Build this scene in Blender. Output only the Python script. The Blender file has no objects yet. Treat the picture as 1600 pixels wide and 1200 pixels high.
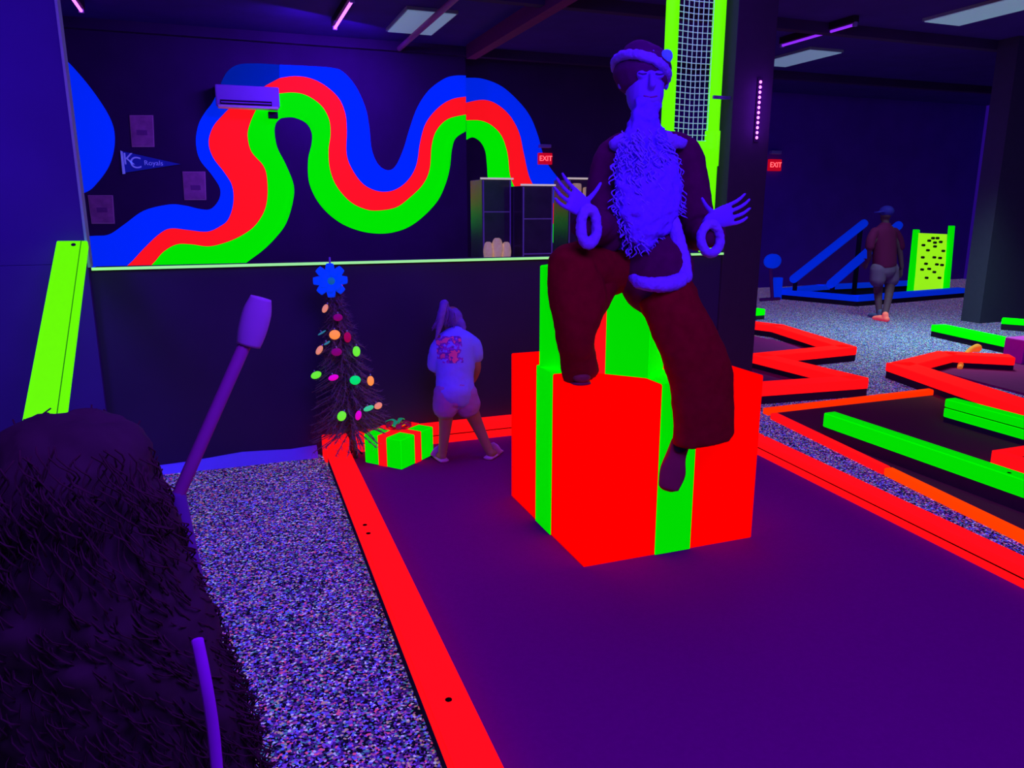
import bpy, bmesh, math, random
from mathutils import Vector, Matrix, geometry
random.seed(7)
C = bpy.context.scene.collection
V = Vector
PI = math.pi

# ------------------------------------------------------------------ camera
F_PX = 1185.0; PITCH = math.atan(275/F_PX); YAW = math.radians(20.5); EYE = V((0, 0, 1.6))
cam = bpy.data.cameras.new('camera'); co = bpy.data.objects.new('camera', cam); C.objects.link(co)
cam.sensor_fit = 'HORIZONTAL'; cam.sensor_width = 36; cam.lens = 36*F_PX/1600; cam.clip_start = .05; cam.clip_end = 100
co.location = EYE; co.rotation_euler = (PI/2-PITCH, 0, -YAW)
bpy.context.scene.camera = co
CF = V((math.sin(YAW)*math.cos(PITCH), math.cos(YAW)*math.cos(PITCH), -math.sin(PITCH)))
CR = V((math.cos(YAW), -math.sin(YAW), 0)); CU = CR.cross(CF)
def ray(x, y): return CF+CR*((x-800)/F_PX)+CU*((600-y)/F_PX)
def at(x, y, Y): d = ray(x, y); return EYE+d*(Y/d.y)          # point of the photo at room depth Y
def onz(x, y, z=0): d = ray(x, y); return EYE+d*((z-EYE.z)/d.z)  # point of the photo at height z

# ------------------------------------------------------------------ world, view, lights
sc = bpy.context.scene
sc.view_settings.view_transform = 'Standard'; sc.view_settings.look = 'None'
sc.view_settings.gamma = 1; sc.view_settings.exposure = 0; sc.view_settings.use_curve_mapping = False
w = bpy.data.worlds.new('world'); sc.world = w; w.use_nodes = True
w.node_tree.nodes['Background'].inputs[0].default_value = (.09, .012, 1, 1)
w.node_tree.nodes['Background'].inputs[1].default_value = .16
def area(name, loc, tgt, size, power, col, spread=180, sy=None):
    l = bpy.data.lights.new(name, 'AREA'); l.energy = power; l.color = col; l.size = size; l.spread = math.radians(spread)
    if sy: l.shape = 'RECTANGLE'; l.size_y = sy
    o = bpy.data.objects.new(name, l); C.objects.link(o); o.location = loc
    o.rotation_euler = (V(tgt)-V(loc)).to_track_quat('-Z', 'Y').to_euler(); return o
UV = (.14, .03, 1)
area('blacklight_lane', (1.2, .3, 3.7), (1.6, 2.6, .5), 2.4, 330, UV)
area('blacklight_mid', (2.0, 4.2, 3.7), (1.9, 3.8, 0), 2.0, 80, UV)
area('left_wall_fill', (-2.2, 3.2, 2.6), (-1.6, 4.95, 1.2), .8, 55, (.10, .01, 1))  # added off-frame lamp for the blue gradient on the left wall
area('blacklight_mural', (1.5, 9.6, 3.65), (.8, 11, 1.2), 1.2, 75, (.14, .02, 1), sy=.3)
area('blacklight_hall', (7.3, 8.4, 3.65), (7.6, 8.4, 0), 1.3, 30, (.16, .03, 1), sy=.2)
area('hall_floor_fill', (8.0, 6.8, 3.7), (8.0, 6.8, 0), .6, 150, (.26, 1, .50), spread=95, sy=1.2)  # added green fill for the far floor; the ceiling panels are unlit

# ------------------------------------------------------------------ materials
def mat(name, col, rough=.7, emit=None, es=0, noise=.12, nscale=14, spec=.12, metal=0, bump=0):
    m = bpy.data.materials.new(name); m.use_nodes = True; nt = m.node_tree; b = nt.nodes['Principled BSDF']
    tc = nt.nodes.new('ShaderNodeTexCoord'); nz = nt.nodes.new('ShaderNodeTexNoise'); nz.inputs['Scale'].default_value = nscale
    nz.inputs['Detail'].default_value = 4
    nt.links.new(tc.outputs['Object'], nz.inputs['Vector'])
    mr = nt.nodes.new('ShaderNodeMapRange'); mr.inputs['To Min'].default_value = 1-noise; mr.inputs['To Max'].default_value = 1+noise
    nt.links.new(nz.outputs['Fac'], mr.inputs['Value'])
    mx = nt.nodes.new('ShaderNodeVectorMath'); mx.operation = 'SCALE'; mx.inputs[0].default_value = col
    nt.links.new(mr.outputs[0], mx.inputs['Scale']); nt.links.new(mx.outputs[0], b.inputs['Base Color'])
    b.inputs['Roughness'].default_value = rough; b.inputs['Specular IOR Level'].default_value = spec; b.inputs['Metallic'].default_value = metal
    if emit:
        b.inputs['Emission Color'].default_value = (*emit, 1); b.inputs['Emission Strength'].default_value = es
    if bump:
        bp = nt.nodes.new('ShaderNodeBump'); bp.inputs['Strength'].default_value = bump; bp.inputs['Distance'].default_value = .01
        nt.links.new(nz.outputs['Fac'], bp.inputs['Height']); nt.links.new(bp.outputs[0], b.inputs['Normal'])
    return m
def glow(name, col, es=.8, **k):     # fluorescent paint: gives off light under the blacklights
    return mat(name, [max(c, .0)*.9 for c in col], emit=col, es=es, noise=.05, **k)
BRED = glow('present_red_paper', (.93, 0, 0), 1.0, rough=.8, spec=.0)
RED = glow('fluorescent_red', (1, .004, .006), 1.0, rough=.8, spec=.02)
REDO = glow('fluorescent_red_orange', (1, .03, .0), .9, rough=.8, spec=.02)
ORANGE = glow('fluorescent_orange', (1, .05, .0), .95, rough=.8, spec=.02)
GREEN = glow('fluorescent_green', (.0, .78, .0), .9, rough=.8, spec=.02)
LIME = glow('fluorescent_lime', (.13, 1, .0), .95, rough=.6, spec=.04)
YLIME = glow('fluorescent_yellow_lime', (.35, 1, .01), .85, spec=.02)
MBLUE = glow('mural_blue', (.0, .028, 1), .62, spec=.02)
MRED = glow('mural_red', (1, .006, .012), .9, spec=.02)
MGREEN = glow('mural_green', (.0, .85, .0), .9, spec=.02)
GBLUE = glow('fluorescent_blue', (.0, .035, .9), .45, spec=.02)
WALLM = mat('dark_wall_paint', (.045, .028, .062), .8, noise=.25, nscale=2, spec=.12)
WALLU = mat('mural_wall_paint', (.06, .015, .09), .8, noise=.25, nscale=2, spec=.1)
CEILM = mat('ceiling_black', (.06, .01, .22), .9, noise=.2, nscale=3, spec=.1)
PILM = mat('pillar_black', (.05, .03, .04), .8, noise=.15, spec=.15)
MATM = mat('putting_felt', (.22, .0, .125), .95, noise=.10, nscale=60, spec=.02)
LANE2 = mat('lane_felt_dark', (.18, .03, .035), .95, noise=.1, nscale=60, spec=.02)
BLACK = mat('black_plinth', (.03, .01, .03), .8, spec=.1)
DARK = mat('dark_groove', (.02, .002, .002), .8, spec=.0)
WHITE = mat('white_cloth', (.26, .24, .92), .9, noise=.05, spec=.05)
WHITEP = mat('white_plastic', (.35, .22, .55), .5, noise=.03)
SKIN = mat('skin', (.36, .15, .12), .6, noise=.05)
BURG = mat('burgundy_velvet', (.27, .0, .010), .95, noise=.3, nscale=25, spec=.05, bump=.2)
JACK = mat('jacket_velvet', (.13, .0, .055), .95, noise=.3, nscale=25, spec=.05, bump=.2)
FUR = mat('white_fur_trim', (.34, .16, .85), .95, noise=.2, nscale=60, spec=.05, bump=.6)
PROP = mat('white_mannequin', (.28, .10, .85), .6, noise=.04, nscale=9)
METAL = mat('brushed_metal', (.5, .5, .55), .35, metal=.9)
SHOE = mat('brown_shoe_leather', (.30, .07, .04), .5, noise=.2)
NEEDLE = mat('tree_needles', (.22, .15, .14), .8, noise=.4, nscale=30)
NETM = mat('net_cord', (.55, .75, .55), .8, emit=(.35, .7, .4), es=.25)

def carpet():
    m = bpy.data.materials.new('speckled_carpet'); m.use_nodes = True; nt = m.node_tree; b = nt.nodes['Principled BSDF']
    tc = nt.nodes.new('ShaderNodeTexCoord')
    vo = nt.nodes.new('ShaderNodeTexVoronoi'); vo.inputs['Scale'].default_value = 125
    nt.links.new(tc.outputs['Object'], vo.inputs['Vector'])
    sp = nt.nodes.new('ShaderNodeSeparateColor'); nt.links.new(vo.outputs['Color'], sp.inputs[0])
    cr = nt.nodes.new('ShaderNodeValToRGB'); cr.color_ramp.interpolation = 'CONSTANT'
    cols = [(0, (.004, .003, .012)), (.30, (.05, .01, .16)), (.48, (.03, .03, .10)), (.58, (.16, .05, .42)), (.68, (.30, .06, .22)),
            (.75, (.06, .20, .24)), (.82, (.10, .10, .80)), (.88, (.38, .26, .20)), (.93, (.45, .45, .62)), (.97, (.65, .08, .18))]
    e = cr.color_ramp.elements
    e[0].position = 0; e[0].color = (*cols[0][1], 1); e[1].position = cols[1][0]; e[1].color = (*cols[1][1], 1)
    for p, c in cols[2:]:
        n = e.new(p); n.color = (*c, 1)
    nt.links.new(sp.outputs[0], cr.inputs[0]); nt.links.new(cr.outputs[0], b.inputs['Base Color'])
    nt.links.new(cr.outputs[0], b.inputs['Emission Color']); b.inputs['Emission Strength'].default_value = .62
    b.inputs['Roughness'].default_value = .95; b.inputs['Specular IOR Level'].default_value = .05
    return m
CARPET = carpet()

# ------------------------------------------------------------------ mesh helpers
def link(name, bm, m, parent=None, smooth=False):
    me = bpy.data.meshes.new(name); bmesh.ops.recalc_face_normals(bm, faces=bm.faces); bm.to_mesh(me); bm.free()
    for x in (m if isinstance(m, (list, tuple)) else [m]): me.materials.append(x)
    if smooth:
        for p in me.polygons: p.use_smooth = True
    o = bpy.data.objects.new(name, me); C.objects.link(o)
    if parent:
        o.parent = parent
        if parent.type == 'EMPTY': o.matrix_parent_inverse = Matrix.Translation(parent.location).inverted()
    return o
def tag(o, label=None, cat=None, group=None, kind=None):
    if label: o['label'] = label
    if cat: o['category'] = cat
    if group: o['group'] = group
    if kind: o['kind'] = kind
    return o
def thing(name, label, cat, loc, group=None):
    o = bpy.data.objects.new(name, None); C.objects.link(o); o.location = loc; o.empty_display_size = .1
    return tag(o, label, cat, group)
def struct(name, bm, m):
    o = link(name, bm, m); o['kind'] = 'structure'; return o
def box(bm, a, b, bev=0, mi=0):
    a, b = V(a), V(b); c = (a+b)/2; s = b-a
    r = bmesh.ops.create_cube(bm, size=1, matrix=Matrix.Translation(c) @ Matrix.Diagonal((abs(s.x), abs(s.y), abs(s.z), 1)))
    vs = r['verts']; fs = {f for v in vs for f in v.link_faces}
    for f in fs: f.material_index = mi
    if bev:
        es = {e for v in vs for e in v.link_edges}
        bmesh.ops.bevel(bm, geom=list(es), offset=bev, segments=2, affect='EDGES', profile=.6)
def bxm(*a, **k):
    bm = bmesh.new(); box(bm, *a, **k); return bm
def beam(bm, p, q, w, z0, z1, bev=.006, mi=0, ext=0):      # horizontal board from p to q
    p, q = V((p[0], p[1], 0)), V((q[0], q[1], 0)); d = (q-p).normalized(); L = (q-p).length+2*ext; c = (p+q)/2
    M = Matrix.Translation((c.x, c.y, (z0+z1)/2)) @ Matrix.Rotation(math.atan2(d.y, d.x), 4, 'Z') @ Matrix.Diagonal((L, w, z1-z0, 1))
    r = bmesh.ops.create_cube(bm, size=1, matrix=M); vs = r['verts']
    for f in {f for v in vs for f in v.link_faces}: f.material_index = mi
    if bev: bmesh.ops.bevel(bm, geom=list({e for v in vs for e in v.link_edges}), offset=bev, segments=2, affect='EDGES')
def prism(bm, poly, z0, z1, mi=0):
    lo = [bm.verts.new((x, y, z0)) for x, y in poly]; hi = [bm.verts.new((x, y, z1)) for x, y in poly]; n = len(poly)
    fs = [bm.faces.new(hi), bm.faces.new(lo[::-1])]+[bm.faces.new((lo[i], lo[(i+1) % n], hi[(i+1) % n], hi[i])) for i in range(n)]
    for f in fs: f.material_index = mi
def cat(pts, k=5):       # Catmull-Rom on lists of tuples
    pts = [tuple(p) for p in pts]; out = []; n = len(pts)
    for i in range(n-1):
        a, b, c, d = pts[max(i-1, 0)], pts[i], pts[i+1], pts[min(i+2, n-1)]
        for j in range(k):
            t = j/k
            out.append(tuple(.5*((2*b[q])+(-a[q]+c[q])*t+(2*a[q]-5*b[q]+4*c[q]-d[q])*t*t+(-a[q]+3*b[q]-3*c[q]+d[q])*t**3) for q in range(len(b))))
    out.append(pts[-1]); return out
def tube(bm, pts, rad, n=12, ref=None, k=4, cap=True, closed=False, mi=0, dome=True):
    """pts: points; rad: float or (ra, rb) each; ra lies along ref x tangent."""
    P = []
    for i, p in enumerate(pts):
        r = rad[i] if isinstance(rad, (list,)) else rad
        r = r if isinstance(r, tuple) else (r, r); P.append((*p, *r))
    if k > 1: P = cat(P, k)
    cen = [V(p[:3]) for p in P]; rings = []; m = len(cen); pa = None
    for i in range(m):
        t = (cen[min(i+1, m-1)]-cen[max(i-1, 0)]) if not closed else (cen[(i+1) % m]-cen[i-1])
        t.normalize()
        if ref is not None: a = V(ref).cross(t)
        elif pa is None: a = t.orthogonal()
        else: a = pa-t*pa.dot(t)
        if a.length < 1e-4: a = t.orthogonal()
        a.normalize(); pa = a; b = t.cross(a)
        rings.append((cen[i], t, a, b, P[i][3], P[i][4]))
    if dome and cap and not closed:
        c, t, a, b, ra, rb = rings[0]; s = min(ra, rb)
        c2, t2, a2, b2, ra2, rb2 = rings[-1]; s2 = min(ra2, rb2)
        rings = [(c-t*s*.8, t, a, b, ra*.45, rb*.45), (c-t*s*.5, t, a, b, ra*.82, rb*.82)]+rings+[(c2+t2*s2*.5, t2, a2, b2, ra2*.82, rb2*.82), (c2+t2*s2*.8, t2, a2, b2, ra2*.45, rb2*.45)]
    R = [[bm.verts.new(c+a*(ra*math.cos(2*PI*j/n))+b*(rb*math.sin(2*PI*j/n))) for j in range(n)] for c, t, a, b, ra, rb in rings]
    fs = []
    for i in range(len(R)-(0 if closed else 1)):
        A, B = R[i], R[(i+1) % len(R)]
        for j in range(n): fs.append(bm.faces.new((A[j], A[(j+1) % n], B[(j+1) % n], B[j])))
    if cap and not closed: fs.append(bm.faces.new(R[0][::-1])); fs.append(bm.faces.new(R[-1]))
    for f in fs: f.material_index = mi; f.smooth = True
def ball(bm, c, r, rot=None, seg=16, mi=0):
    r = r if isinstance(r, (tuple, list)) else (r, r, r)
    M = Matrix.Translation(c) @ (rot.to_4x4() if rot else Matrix()) @ Matrix.Diagonal((*r, 1))
    q = bmesh.ops.create_uvsphere(bm, u_segments=seg, v_segments=seg*2//3, radius=1, matrix=M)
    for f in {f for v in q['verts'] for f in v.link_faces}: f.smooth = True; f.material_index = mi
def organic(name, bm, m, parent=None, voxel=.008, sm=4, disp=0, dscale=.05, grow=0):
    o = link(name, bm, m, parent)
    r = o.modifiers.new('r', 'REMESH'); r.mode = 'VOXEL'; r.voxel_size = voxel
    if sm: s = o.modifiers.new('s', 'SMOOTH'); s.iterations = sm; s.factor = .5
    if grow: g_ = o.modifiers.new('g', 'DISPLACE'); g_.strength = grow; g_.mid_level = 0
    if disp:
        t = bpy.data.textures.new(name+'_t', 'CLOUDS'); t.noise_scale = dscale
        d = o.modifiers.new('d', 'DISPLACE'); d.texture = t; d.strength = disp; d.texture_coords = 'GLOBAL'
    dg = bpy.context.evaluated_depsgraph_get(); me = bpy.data.meshes.new_from_object(o.evaluated_get(dg))
    o.modifiers.clear(); old = o.data; o.data = me; bpy.data.meshes.remove(old); me.name = name
    for p in me.polygons: p.use_smooth = True
    return o

# ------------------------------------------------------------------ setting
WY = 4.96                       # front face of the half wall
struct('floor', bxm((-3.5, -1.2, -.1), (16, 14.2, 0)), CARPET)
bm = bmesh.new(); box(bm, (-3.5, -1.2, 3.8), (16, 14.2, 3.9)); struct('ceiling', bm, CEILM)
for i, y in enumerate((5.6, 8.0, 10.9)):
    struct('trim_%d' % (i+1), bxm((-3.4, y, 3.68), (15.9, y+.12, 3.8)), WALLU)
struct('trim_4', bxm((3.36, 5.8, 3.62), (3.50, 10.8, 3.8)), mat('beam_maroon', (.22, .01, .13), .8))
struct('wall_half', bxm((-.735, WY, 0), (3.57, WY+.14, 1.25)), WALLM)
bm = bmesh.new(); box(bm, (-3.5, WY-.045, 0), (-.735, WY+.09, 1.29)); box(bm, (-3.5, WY-.04, 1.292), (-.735, WY+.09, 3.8))
struct('wall_left', bm, mat('left_wall_paint', (.07, .03, .17), .7, noise=.2, nscale=2, spec=.12))
struct('trim_5', bxm((-.735, WY-.045, 1.27), (-.722, WY+.06, 3.8)), mat('jamb_grey', (.35, .6, .35), .6))
struct('trim_6', bxm((-.72, WY-.03, 1.252), (3.57, WY-.018, 1.268)), glow('sill_edge', (.35, 1, .22), .8))
struct('trim_7', bxm((-.72, WY-.018, 1.25), (3.57, WY+.17, 1.262)), WALLM)
struct('pillar', bxm((3.575, WY-.02, 0), (3.92, WY+.3, 3.8), bev=.006), PILM)
bpy.data.objects['pillar'].name = 'wall_pillar'
MY = 11.0; MY2 = MY+.35
xs = at(728, 160, MY).x
struct('wall_mural', bxm((-3.5, MY, 0), (xs, MY+.5, 3.8)), WALLU)
struct('wall_mural_recess', bxm((xs, MY2, 0), (6.2, MY2+.15, 3.8)), WALLU)
FARW = mat('far_wall_paint', (.14, .012, .42), .85, noise=.25, nscale=2, spec=.1)
struct('wall_back', bxm((6.2, 12.9, 0), (16, 13.1, 3.8)), FARW)
struct('wall_return', bxm((6.2, MY2, 0), (6.3, 12.9, 3.8)), WALLU)
struct('wall_right', bxm((9.98, 7.7, 0), (16, 8.0, 3.8)), mat('right_wall_paint', (.06, .03, .08), .8, noise=.1))
struct('wall_outer_left', bxm((-3.6, -1.2, 0), (-3.5, 14.2, 3.8)), WALLM)
# pale protective strip along the foot of the half wall
bm = bmesh.new(); pts = [(-.73, .035), (-.3, .05), (0, .075), (.12, .07), (.3, .06), (.47, .07)]
vf = []
for x, h in pts:
    vf.append([bm.verts.new((x, WY-.05-h*.3, 0)), bm.verts.new((x, WY-.012, h)), bm.verts.new((x, WY-.001, h)), bm.verts.new((x, WY-.001, 0))])
for A, B in zip(vf, vf[1:]):
    for j in range(4): bm.faces.new((A[j], A[(j+1) % 4], B[(j+1) % 4], B[j]))
bm.faces.new(vf[0]); bm.faces.new(vf[-1][::-1])
struct('baseboard_half', bm, WHITE)

# ------------------------------------------------------------------ mural
cA = [(60, 372), (110, 370), (148, 368.5), (171, 366), (195, 350), (225, 329), (264, 319.5), (288, 321), (315, 327), (330, 326), (342, 312), (343.5, 294), (330, 272), (312, 249), (306, 222), (310, 195), (320, 176), (332, 160), (345, 130), (355, 112), (372, 101), (400, 99), (437, 101)]
cB = [(120, 470), (160, 444), (200, 414), (225, 388), (249, 365.5), (267, 357), (294, 359.5), (324, 362), (345, 353), (357, 342), (364.5, 318), (363, 291), (351, 270), (333, 246), (326, 222), (333, 198), (348, 180), (362, 166), (385, 150), (408, 138), (420, 131), (437, 122)]
cC = [(165, 470), (200, 446), (237, 414), (255, 394), (276, 382), (300, 382), (327, 385), (357, 377.5), (381, 366), (399, 352), (413, 330), (418, 306), (417, 276), (411, 258), (393, 237), (387, 213), (390, 195), (400, 172), (412, 158), (424, 150), (437, 146)]
cD = [(300, 470), (345, 442), (387, 409), (411, 391), (432, 370), (447, 349), (457, 318), (459, 290), (447, 258), (433.5, 231), (429, 207), (431, 193), (437, 186)]
mA = [(437, 101), (480, 103), (520, 106), (537, 113), (556, 135), (571, 168), (577, 198), (581, 234), (592, 258), (607, 266), (619, 258), (631, 231), (640, 201), (652, 168), (670, 141), (694, 123), (712, 118), (728, 118)]
mB = [(437, 122), (460, 119), (484, 122), (508, 133.5), (529, 153), (539.5, 177), (542, 204), (541.6, 240), (550, 264), (568, 288), (592, 299), (616, 297), (637, 282), (650.5, 258), (656.5, 222), (665.5, 192), (685, 168), (706, 155), (728, 151)]
mC = [(437, 146), (460, 144.6), (481, 150), (502, 165), (514, 186), (516.4, 210), (513.4, 234), (515.5, 264), (526, 291), (547, 315), (571, 327), (592, 329), (619, 324), (640, 309), (661, 288), (671.5, 264), (674.5, 228), (682, 204), (700, 186), (728, 179)]
mD = [(437, 186), (443, 184), (459, 183.6), (478, 192), (487, 207), (487, 225), (481.6, 249), (482.5, 282), (493, 309), (511, 332), (535, 350), (563, 361), (590, 365), (615, 363), (640, 354), (664, 336), (685, 312), (697, 285), (703, 261), (706, 234), (712, 216), (728, 205)]
rA = [(728, 121.5), (754, 123), (784, 135), (811, 159), (829, 183), (841, 213), (850, 245), (864, 268), (888, 295), (904, 311), (930, 335), (950, 352)]
rB = [(728, 160.5), (754, 156), (775, 162), (796, 180), (811, 207), (818.5, 240), (828, 279), (845, 303), (868, 319), (888, 323), (915, 340), (935, 358)]
rC = [(728, 188), (751, 188.5), (769, 196.5), (784, 213), (793, 240), (797, 274), (806, 296), (818, 314), (840, 335), (868, 352), (888, 368), (915, 390)]
rD = [(728, 219), (739, 214.5), (751, 222), (758.5, 237), (761, 258), (764, 285), (780, 315), (801, 332), (820, 352), (842, 368), (868, 381), (900, 392)]
mural = thing('wall_mural_painting', 'blue, red and green wavy stripes painted across the dark wall behind the opening', 'mural', (1.5, MY, 1.2))
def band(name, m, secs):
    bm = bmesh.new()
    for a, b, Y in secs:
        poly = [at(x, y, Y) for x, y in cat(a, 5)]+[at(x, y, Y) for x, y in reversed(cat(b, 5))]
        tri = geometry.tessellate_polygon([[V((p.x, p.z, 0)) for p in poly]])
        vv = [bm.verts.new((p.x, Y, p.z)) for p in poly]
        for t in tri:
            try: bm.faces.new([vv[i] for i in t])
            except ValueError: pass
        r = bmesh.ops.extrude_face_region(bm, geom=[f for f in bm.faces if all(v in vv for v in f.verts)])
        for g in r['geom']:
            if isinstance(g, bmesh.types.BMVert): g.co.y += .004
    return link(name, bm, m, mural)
ya, yb = MY-.004, MY2-.004
band('shaded_blue_stripe', glow('mural_blue_shaded', (.0, .022, .22), .5, spec=.02), [(cA[18:], cB[17:], ya)])  # same blue stripe above the air conditioner, its shade put into a dimmer colour
band('blue_stripe', MBLUE, [(cA[:18]+[(344, 134)], cB[:18], ya), (mA, mB, ya), (rA, rB, yb)])
band('red_stripe', MRED, [(cB, cC, ya), (mB, mC, ya), (rB, rC, yb)])
band('green_stripe', MGREEN, [(cC, cD, ya), (mC, mD, ya), (rC, rD, yb)])
band('blue_disc', MBLUE, [([(60, 78), (90, 85), (107, 97.5), (135, 129), (159, 162), (174, 189), (179.4, 213), (177, 240), (168, 264), (150, 288), (135, 300), (100, 312), (60, 318)], [(58, 78), (58, 318)], ya)])

# posters, pennant, air conditioner on the mural wall
def quadslab(px, Y, th):
    P = [at(x, y, Y) for x, y in px]; bm = bmesh.new()
    f = [bm.verts.new((p.x, Y, p.z)) for p in P]; b = [bm.verts.new((p.x, Y+th, p.z)) for p in P]
    n = len(P); bm.faces.new(f); bm.faces.new(b[::-1])
    for i in range(n): bm.faces.new((f[i], f[(i+1) % n], b[(i+1) % n], b[i]))
    return bm
PAPER = mat('poster_paper', (.55, .22, .34), .9, noise=.55, nscale=9); PFR = mat('poster_border', (.8, .5, .5), .8)
for x0, y0, x1, y1, sk, lb in ((203, 181, 240, 228, 4, 'pale printed poster on dark wall, highest one, above the pennant'),
                               (286, 269, 321, 311, 3, 'pale printed poster on dark wall between pennant and wavy blue stripe'),
                               (138, 306, 178, 348, 6, 'pale printed poster low on dark wall beside the opening edge')):
    p = at((x0+x1)/2, y1, MY); t = thing('wall_poster', lb, 'poster', (p.x, MY-.01, p.z), 'posters on the mural wall')
    link('poster_sheet', quadslab([(x0, y0), (x1-sk/2, y0), (x1, y1), (x0+sk, y1)], MY-.012, .008), PAPER, t)
    bm = quadslab([(x0-1, y0-1), (x1-sk/2+1.4, y0-1), (x1+1.4, y1+1.6), (x0+sk-1, y1+1.6)], MY-.008, .008)
    link('poster_border', bm, PFR, t)
    bm = bmesh.new(); c = at((x0+x1)/2+1, (y0+y1)/2, MY-.014)
    for k in range(1):
        a = random.uniform(-.02, .02); h = random.uniform(-.03, .03); s = .06
        box(bm, (c.x+a-s, MY-.0145, c.z+h-s*.5), (c.x+a+s, MY-.0121, c.z+h+s*.5))
    link('printed_figure', bm, mat('poster_ink', (.30, .10, .25), .9), t)
pn = thing('felt_pennant', 'triangular blue felt pennant with pale KC letters pinned to dark wall', 'pennant', at(195, 270, MY-.01))
link('pennant_cloth', quadslab([(190, 236), (282, 256.5), (194, 270)], MY-.012, .008), mat('pennant_blue', (.05, .08, .42), .9, emit=(.0, .02, .5), es=.12), pn)
PW = mat('pennant_white', (.7, .75, .95), .9, emit=(.1, .16, .9), es=.3)
link('pennant_binding', quadslab([(188, 235), (191.5, 237), (196, 271.5), (191.5, 272)], MY-.016, .003), PW, pn)
def text(body, name, loc, size, m, parent, ext=.002, rotx=PI/2, rotz=0, sx=1):
    cu = bpy.data.curves.new(name, 'FONT'); cu.body = body; cu.size = size; cu.extrude = ext; cu.align_x = 'CENTER'; cu.align_y = 'CENTER'
    o = bpy.data.objects.new(name, cu); C.objects.link(o)
    dg = bpy.context.evaluated_depsgraph_get(); me = bpy.data.meshes.new_from_object(o.evaluated_get(dg))
    C.objects.unlink(o); bpy.data.objects.remove(o)
    me.transform(Matrix.Translation(loc) @ Matrix.Rotation(rotz, 4, 'Z') @ Matrix.Rotation(rotx, 4, 'X') @ Matrix.Diagonal((sx, 1, 1, 1)))
    me.materials.clear(); me.materials.append(m)
    o = bpy.data.objects.new(name, me); C.objects.link(o)
    if parent:
        o.parent = parent
        if parent.type == 'EMPTY': o.matrix_parent_inverse = Matrix.Translation(parent.location).inverted()
    return o
text('K', 'letters', at(201, 249, MY-.016), .20, PW, pn); text('C', 'letters', at(212, 255, MY-.016), .20, PW, pn)
text('Royals', 'script_lettering', at(240, 255, MY-.016), .085, PW, pn)

p0, p1 = at(335, 131, MY), at(438, 171, MY)
ac = thing('air_conditioner', 'white wall mounted air conditioner unit above the wavy stripes', 'air conditioner', ((p0.x+p1.x)/2, MY-.1, p1.z))
D = .2; q0, q1 = at(335, 131, MY-D), at(438, 171, MY-D)
link('casing', bxm((q0.x, MY-D, q1.z+.02), (q1.x, MY, q0.z), bev=.02), WHITEP, ac)
link('air_outlet', bxm((q0.x+.05, MY-D-.004, q1.z+.035), (q1.x-.1, MY-D+.02, q1.z+.09)), BLACK, ac)
link('louvre', bxm((q0.x+.06, MY-D-.012, q1.z+.055), (q1.x-.11, MY-D-.004, q1.z+.068)), WHITEP, ac)
link('lower_panel', bxm((q0.x+.02, MY-D-.003, q1.z), (q1.x-.02, MY-.02, q1.z+.03), bev=.006), mat('ac_lower', (.8, .8, .6), .6), ac)
pj = at(428, 177, MY-.1); jb = link('junction_box', bxm((pj.x-.07, MY-.11, pj.z-.06), (pj.x+.05, MY, pj.z+.02), bev=.006), BLACK)
tag(jb, 'small dark box on wall just under right end of air conditioner', 'box')

# ------------------------------------------------------------------ display cases beyond the half wall
CASE = mat('case_dark_glass', (.06, .03, .05), .25, noise=.6, nscale=7, spec=.5)
EDGE = mat('case_bright_edge', (.9, .85, .6), .4, emit=(.8, .7, .45), es=.5)
def case(x0, x1, ytop, Y, lb, items):
    a, b = at(x0, ytop, Y), at(x1, ytop, Y); t = thing('display_case', lb, 'display case', ((a.x+b.x)/2, Y+.15, 0), 'dark display cases beyond the half wall')
    link('cabinet_body', bxm((a.x, Y, 0), (b.x, Y+.4, a.z-.02), bev=.006), CASE, t)
    link('top_edge', bxm((a.x-.02, Y-.014, a.z-.02), (b.x+.02, Y+.0, a.z-.002), bev=.003), EDGE, t)
    for z in (.35, .7, 1.05):
        if a.z-z > .3: link('shelf', bxm((a.x+.01, Y-.008, a.z-z), (b.x-.01, Y-.0005, a.z-z+.012)), mat('shelf_edge', (.4, .32, .36), .6), t)
    for s in (a.x+.006, b.x-.02): link('door_edge', bxm((s, Y-.006, .1), (s+.014, Y-.0005, a.z-.03)), mat('case_edge', (.35, .28, .4), .5), t)
case(753, 799, 277, 7.6, 'dark display case with bright top edge left of the stripes foot', 0)
case(816, 865, 287, 7.3, 'dark display case behind the green stripe foot, second from left', 0)
case(889, 934, 277, 7.6, 'dark display case farthest right, beside the mannequin sleeve', 0)
TAN = mat('tan_goods', (.9, .7, .3), .8, emit=(.5, .32, .14), es=.35, noise=.5, nscale=30)
for k, (x, y, s) in enumerate(((763, 391, .05), (777, 386, .06), (791, 391, .05))):
    p = at(x, y, 7.2); bm = bmesh.new(); tube(bm, [(p.x, 7.2, 0), (p.x, 7.2, .05)], .05, 12); tube(bm, [(p.x, 7.2, .05), (p.x, 7.2, p.z-.12)], .012, 8, k=1)
    tube(bm, [(p.x, 7.2, p.z-.13), (p.x, 7.2, p.z-.02), (p.x, 7.2, p.z+.05)], [s*.6, s, s*.8], 12)
    o = link('candle_stand', bm, TAN); tag(o, ('tan lit ornament low on slim stand, left of three in front of case', 'tan lit ornament on slim stand, middle of three in front of case', 'tan lit ornament on slim stand, right of three in front of case')[k], 'ornament', 'tan ornaments before the dark case')
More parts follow.
